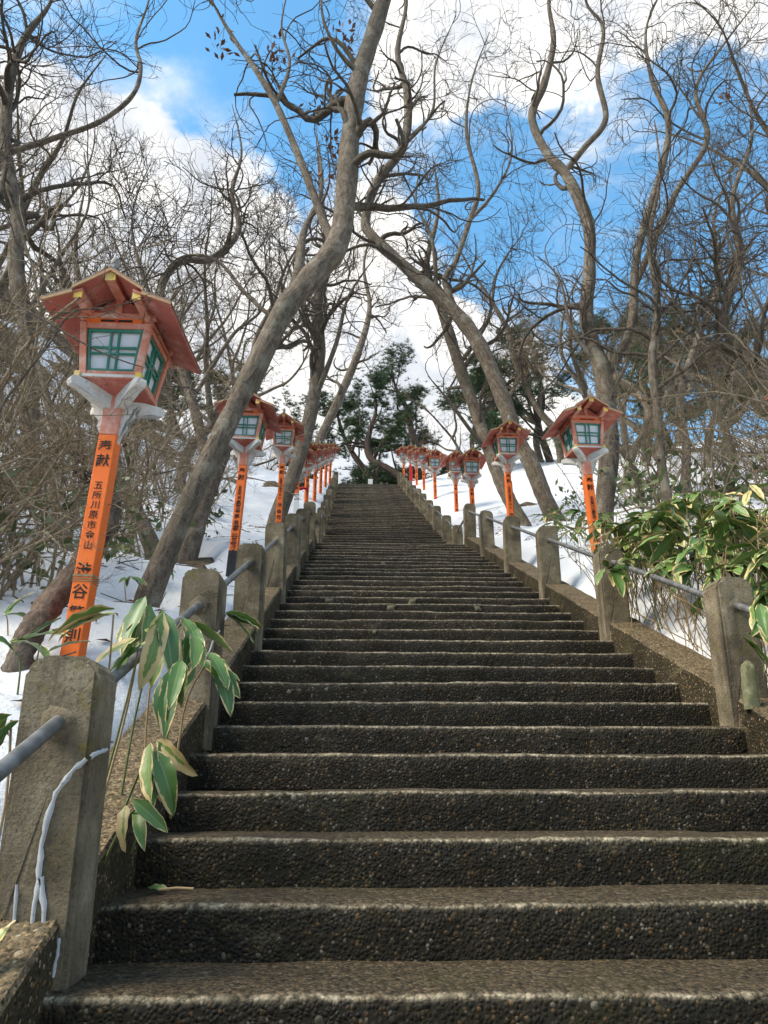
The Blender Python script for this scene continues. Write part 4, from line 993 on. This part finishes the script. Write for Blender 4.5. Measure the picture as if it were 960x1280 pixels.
def sasa(center, foot, n, label, scale=1.0, az0=None, spread=3.14, pitch=(-.2, -1.0), seed=0, big=None):
    rg = np.random.default_rng(seed); c = np.array(center, float); f = np.array(foot, float)
    S = empty('bamboo_grass', f)
    mid = (c+f)/2+np.array([rg.normal()*.03, rg.normal()*.03, .03]); P = spline(np.array([f-np.array([0, 0, .08]), mid, c]), 8)
    mb = MB(); mb.tubes((P-f)[None], np.linspace(.0045, .003, 8)[None], 5); mb.build('stem', M_STALK if rg.random() < .5 else M_OLIVE, S, True)
    for i in range(n):
        az = rg.random()*6.28 if az0 is None else az0+(rg.random()-.5)*2*spread
        pt_ = pitch[0]+(pitch[1]-pitch[0])*rg.random()
        o = link('leaf', leaf_meshes[rg.integers(0, 12)], S); o.location = c-f+rg.normal(size=3)*.012
        o.rotation_euler = Euler((pt_, rg.normal()*.35, az), 'XYZ'); s_ = scale*(.75+.45*rg.random()); o.scale = (s_, s_, s_)
    tag(S, label, 'bamboo plant', 'bamboo grass with pale leaf margins'); return S
def fan(px, py, Y, n, label, foot_dx=0, foot_dz=.5, **k):
    c = atY(px, py, Y); f = c+np.array([foot_dx, .05, 0]); f[2] = min(c[2]-.12, float(snowz(f[0], f[1])))
    return sasa(c, f, n, label, **k)
# leaf azimuth: 0 = uphill (+Y); -pi/2 = towards +X ; pi = downhill towards the camera
NL = 'drooping bamboo leaves spilling over the kerb between the first two posts'
for i, (px, py, Y, n, sc_, az, sp) in enumerate([(205, 772, 2.62, 6, 1.0, math.pi, .9), (182, 752, 2.75, 5, .95, math.pi, 1.6), (238, 800, 2.75, 6, 1.0, math.pi+.5, 1.0), (262, 822, 2.85, 5, 1.0, math.pi+.9, .8), (228, 775, 2.95, 5, .9, -math.pi/2, 1.0), (222, 830, 2.5, 4, .85, math.pi+.2, .9), (175, 800, 2.5, 4, .8, math.pi-.5, .8)]):
    fan(px, py, Y, n, NL, -.10, seed=600+i, scale=sc_, az0=az, spread=sp, pitch=(-.55, -1.25))
fan(188, 938, 2.42, 7, 'low bamboo sprig hanging below the nearest post', -.12, seed=620, scale=.85, az0=math.pi+.35, spread=1.0, pitch=(-.7, -1.3))
fan(172, 1010, 2.3, 3, 'lowest bamboo sprig beside the nearest post', -.12, seed=640, scale=.6, az0=math.pi+.6, spread=.9, pitch=(-.6, -1.2))
fan(142, 768, 2.45, 3, 'bamboo sprig with one broad leaf across the orange pole', -.02, seed=621, scale=1.0, az0=math.pi/2+.3, spread=.35, pitch=(.0, -.35))
fan(285, 765, 3.72, 3, 'bamboo sprig reaching out from behind the second post', -.15, seed=622, scale=.9, az0=-math.pi/2, spread=.7, pitch=(-.1, -.7))
SL = 'upright bamboo sprig at the foot of the rough log'
for i, (px, py, Y) in enumerate([(18, 815, 3.2), (55, 822, 3.3), (8, 770, 3.9), (35, 800, 3.6)]): fan(px, py, Y, 3, SL, .02, seed=623+i, scale=.9, pitch=(.9, .3))
fan(14, 900, 1.95, 3, 'curled bamboo leaf left of the nearest post', -.05, seed=630, scale=.6, az0=math.pi/2, spread=.8, pitch=(-.4, -1.0))
fan(2, 1150, 1.86, 2, 'low bamboo leaf hanging left of the nearest post', -.12, seed=631, scale=.7, az0=math.pi/2+.3, spread=.8, pitch=(-.6, -1.1))
for i in range(7):
    px, py = [(420//3+2, 700), (150, 690), (128, 655), (255, 655), (278, 640), (160, 735), (205, 720)][i]
    q = ground_hit(px, py+12); sasa(q+np.array([0, 0, .16]), q, 4, 'small bamboo sprig poking from snow behind the first posts', .6, seed=650+i, pitch=(.3, -.5))
RL = 'bamboo grass crowding behind the railing where its pipe is overgrown'
rg = np.random.default_rng(9)
for i in range(112):
    y = 3.2+3.5*rg.random()**.9; x = 2.16+1.3*rg.random()**1.2; z = float(snowz(x, y)); h = .34+.30*rg.random()
    if y < 3.75 and x < 2.3: x += .25
    sasa((x+rg.normal()*.08, y-.1+rg.normal()*.08, z+h), (x, y, z), 7, RL, .98+.2*rg.random(), seed=700+i, pitch=(.25, -.75))
for i, (px, py, Y) in enumerate([(762, 712, 5.25), (776, 706, 5.5), (800, 702, 5.2), (835, 712, 4.8), (862, 706, 4.6), (900, 716, 4.2), (935, 706, 4.0), (955, 740, 3.5), (880, 690, 5.0), (815, 690, 5.6)]):
    fan(px, py, Y, 7, RL, .12, seed=780+i, scale=1.1, az0=math.pi, spread=1.5, pitch=(.15, -.9))
fan(928, 795, 3.52, 3, 'bamboo leaves dangling across the face of the post with the mossy stone', .2, seed=800, scale=.8, az0=math.pi+.9, spread=1.0, pitch=(-.5, -1.1))
fan(952, 760, 3.4, 4, 'yellowing bamboo sprig above the mossy stone', .2, seed=801, scale=1.0, az0=math.pi, spread=1.0, pitch=(-.2, -1.1))
for i in range(16):
    y = 6.6+4.0*rg.random(); x = 2.2+.7*rg.random(); z = float(snowz(x, y)); sasa((x, y, z+.25+.2*rg.random()), (x, y, z), 5, 'bamboo grass tuft behind the railing before the twin trunks', .95, seed=820+i, pitch=(.4, -.7))
# dry stalks under the thicket
rg = np.random.default_rng(15); n = 420; K = 5
ys_ = 3.3+3.4*rg.random(n); xs2 = 2.12+1.5*rg.random(n)**1.4; zs = snowz(xs2, ys_); P = np.zeros((n, K, 3)); d = np.stack([rg.normal(size=n)*.35, rg.normal(size=n)*.35, np.ones(n)], -1)
P[:, 0] = np.stack([xs2, ys_, zs-.03], -1)
for k in range(1, K): d = d+rg.normal(size=(n, 3))*.12; d /= np.linalg.norm(d, axis=1, keepdims=True); P[:, k] = P[:, k-1]+d*(.13+.06*rg.random((n, 1)))
mb = MB(); mb.tubes(P, np.full((n, K), .0035), 4); st = mb.build('dry_stalks', M_STALK, None, True); tag(st, 'dense dry straw stalks under the bamboo thicket', 'stalks', kind='stuff')
# dead leaves and twigs strewn on the snow
n = 900; X = np.concatenate([-1.1-5*rg.random(n//2)**1.3, 2.3+6*rg.random(n//2)**1.2]); Y = 2.5+13*rg.random(n); Z = snowz(X, Y)+.012
a = rg.random(n)*6.28; L_ = (.02+.05*rg.random(n)); V = np.stack([np.stack([X-np.cos(a)*L_, Y-np.sin(a)*L_, Z], -1), np.stack([X+np.sin(a)*L_*.3, Y-np.cos(a)*L_*.3, Z+.012], -1), np.stack([X+np.cos(a)*L_, Y+np.sin(a)*L_, Z+.004], -1), np.stack([X-np.sin(a)*L_*.3, Y+np.cos(a)*L_*.3, Z+.008], -1)], 1).reshape(-1, 3)
tag(link('fallen_leaves', mesh_np('fallen_leaves', V, np.arange(4*n).reshape(-1, 4), None, False, M_DRYLEAF)), 'small dead leaves scattered over the snow banks', 'leaves', kind='stuff')

# ------------------------------------------------------------------ small things
# mossy stone stub leaning on the right post
q = atY(937, 862, 3.60); mb = MB()
NS, NR = 22, 14; a = np.arange(NS)*2*math.pi/NS; V = []
for i in range(NR):
    z = -.03+.225*i/(NR-1); k = max(.02, 1-max(0, (z-.15)/.047)**2.2)
    for t_ in a:
        sq = 1/max(abs(math.cos(t_)), abs(math.sin(t_)))**.6; rj = 1+.5*float(fbm(np.array(math.cos(t_)*1.8+3), np.array(math.sin(t_)*1.8+z*22), 4))
        V.append((.034*math.cos(t_)*sq*rj*k**.5*(1-.8*z)+.05*z, .026*math.sin(t_)*sq*rj*k**.5, z))
V.append((.01, 0, .197)); mb.add(V, [(i*NS+k, i*NS+(k+1) % NS, (i+1)*NS+(k+1) % NS, (i+1)*NS+k) for i in range(NR-1) for k in range(NS)], [((NR-1)*NS+k, (NR-1)*NS+(k+1) % NS, NR*NS) for k in range(NS)])
o = mb.build('stone_stub', M_MOSSY, None, True); o.location = (q[0], 3.60, float(zline(3.60))+.125); tag(o, 'pale mossy stone stub standing against a railing post', 'stone')
# leaf and straw lying on the third step
z2 = Z0+1*RISE; q = atY(178, 1113, Y0+RUN+.16)
o = link('fallen_leaf', leaf_meshes[4]); o.location = (q[0], Y0+RUN+.22, z2+.015); o.rotation_euler = (.1, .4, -2.0); o.scale = (.38, .38, .38); tag(o, 'curled green leaf fallen on a low step', 'leaf')
mb = MB(); mb.tubes(np.array([[[0, 0, 0], [.05, .004, .004], [.10, 0, .002]]]), np.full((1, 3), .0045), 5); o = mb.build('straw', M_STALK, None, True); o.location = (q[0]+.04, Y0+RUN+.19, z2+.012); tag(o, 'short pale straw beside the fallen leaf', 'straw')
# white sign board, little barrier and red cloth near the top
def at_top(px, Y): 
    v = atY(px, 605, Y); return v[0]
S = empty('sign_board', (at_top(463, YTOP+1.5), YTOP+1.5, ZTOP)); 
mb = MB(); mb.box(-.10, .10, -.03, .03, .25, .95); mb.build('panel', M_SIGN, S, bevel=.008)
mb = MB(); mb.box(-.03, .03, -.022, .022, -.02, .249); mb.build('stand', M_GREYCAP, S); tag(S, 'narrow upright white sign board on the top landing', 'sign')
S = empty('barrier', (at_top(479, YTOP+1.0), YTOP+1.0, ZTOP))
for x in (.03, .17): mb = MB(); mb.box(x-.018, x+.018, -.02, .02, -.01, .34); mb.build('upright', M_SIGN, S)
mb = MB(); mb.box(.0, .2, -.024, -.0205, .2, .26); mb.build('crossbar', M_SIGN, S)
mb = MB(); mb.bar((-.09, 0, 0), (-.02, 0, .22), .05, .05); mb.build('orange_brace', M_ORANGE, S); tag(S, 'low white barrier with an orange brace on the top landing', 'barrier')
q = atY(380, 612, 13.8); n = 12; U, W_ = np.meshgrid(np.linspace(-.09, .09, n), np.linspace(-.06, .06, n), indexing='ij'); Z = .05*np.cos(U*14)*np.cos(W_*18)+.02*fbm(U*40, W_*40+3, 3)
idx = np.arange(n*n).reshape(n, n); V = np.stack([U, W_, Z], -1).reshape(-1, 3); Q = np.stack([idx[:-1, :-1], idx[1:, :-1], idx[1:, 1:], idx[:-1, 1:]], -1).reshape(-1, 4)
o = link('red_cloth', mesh_np('red_cloth', V, Q, None, True, M_CLOTH)); md = o.modifiers.new('thick', 'SOLIDIFY'); md.thickness = .008; o.location = (q[0], 13.8, max(float(snowz(q[0], 13.8))+.02, q[2])); tag(o, 'crumpled red cloth on the snow behind the railing', 'cloth')

# thin shrub whose twigs cross in front of the nearest lantern
rg = np.random.default_rng(31); st = []
for pts, Y in (([(-70, 700), (-55, 560), (-40, 440), (-10, 372), (40, 392), (85, 418), (125, 440), (165, 455), (205, 466)], 3.0), ([(-60, 720), (-30, 600), (-5, 520), (30, 470), (62, 430), (90, 390), (130, 385), (190, 372)], 3.1)):
    st.append(spline(np.array([atY(x, y, Y) for x, y in pts]), 16))
P = np.stack(st); Rr = np.repeat(np.linspace(.0085, .0022, 16)[None], 2, 0); f = P[0, 0].copy(); f[2] = float(terrain(f[0], f[1]))
S = empty('bare_shrub', f); P[:, 0] = f-np.array([0, 0, .1]); mb = MB(); mb.tubes(P-f, Rr, 6); mb.build('stem', M_BRANCH, S, True)
mb = MB(); P2, R2 = grow(rg, P-f, Rr, 12, .3, 1, .12, .35, 25, 60, 8, .15, .02, .6, .0018); mb.tubes(P2, R2, 4); P3, R3 = grow(rg, P2, R2, 18, .3, 1, .06, .15, 25, 60, 5, .15, .02, .6, .0014); mb.tubes(P3, R3, 3)
o = mb.build('twigs', M_BRANCH, S, True); o['kind'] = 'stuff'; tag(S, 'thin dark shrub whose twigs cross the big green-windowed lantern', 'shrub', 'bare shrubs of the thicket')

n = 700; X = np.concatenate([-1.05-5.5*rg.random(n//2)**1.2, 2.25+6.5*rg.random(n//2)**1.2]); Y = 2.4+15*rg.random(n); Z = snowz(X, Y)
d = rg.normal(size=(n, 3))*np.array([1, 1, .18]); d /= np.linalg.norm(d, axis=1, keepdims=True); L_ = (.05+.22*rg.random(n)**2)[:, None]
c = np.stack([X, Y, Z+.012], -1); P = np.stack([c-d*L_, c+rg.normal(size=(n, 3))*.012, c+d*L_], 1); mb = MB(); mb.tubes(P, np.repeat((.0022+.003*rg.random(n))[:, None], 3, 1), 4)
tag(mb.build('fallen_twigs', M_BRANCH, None, True), 'broken twigs strewn over the snow banks', 'twigs', kind='stuff')
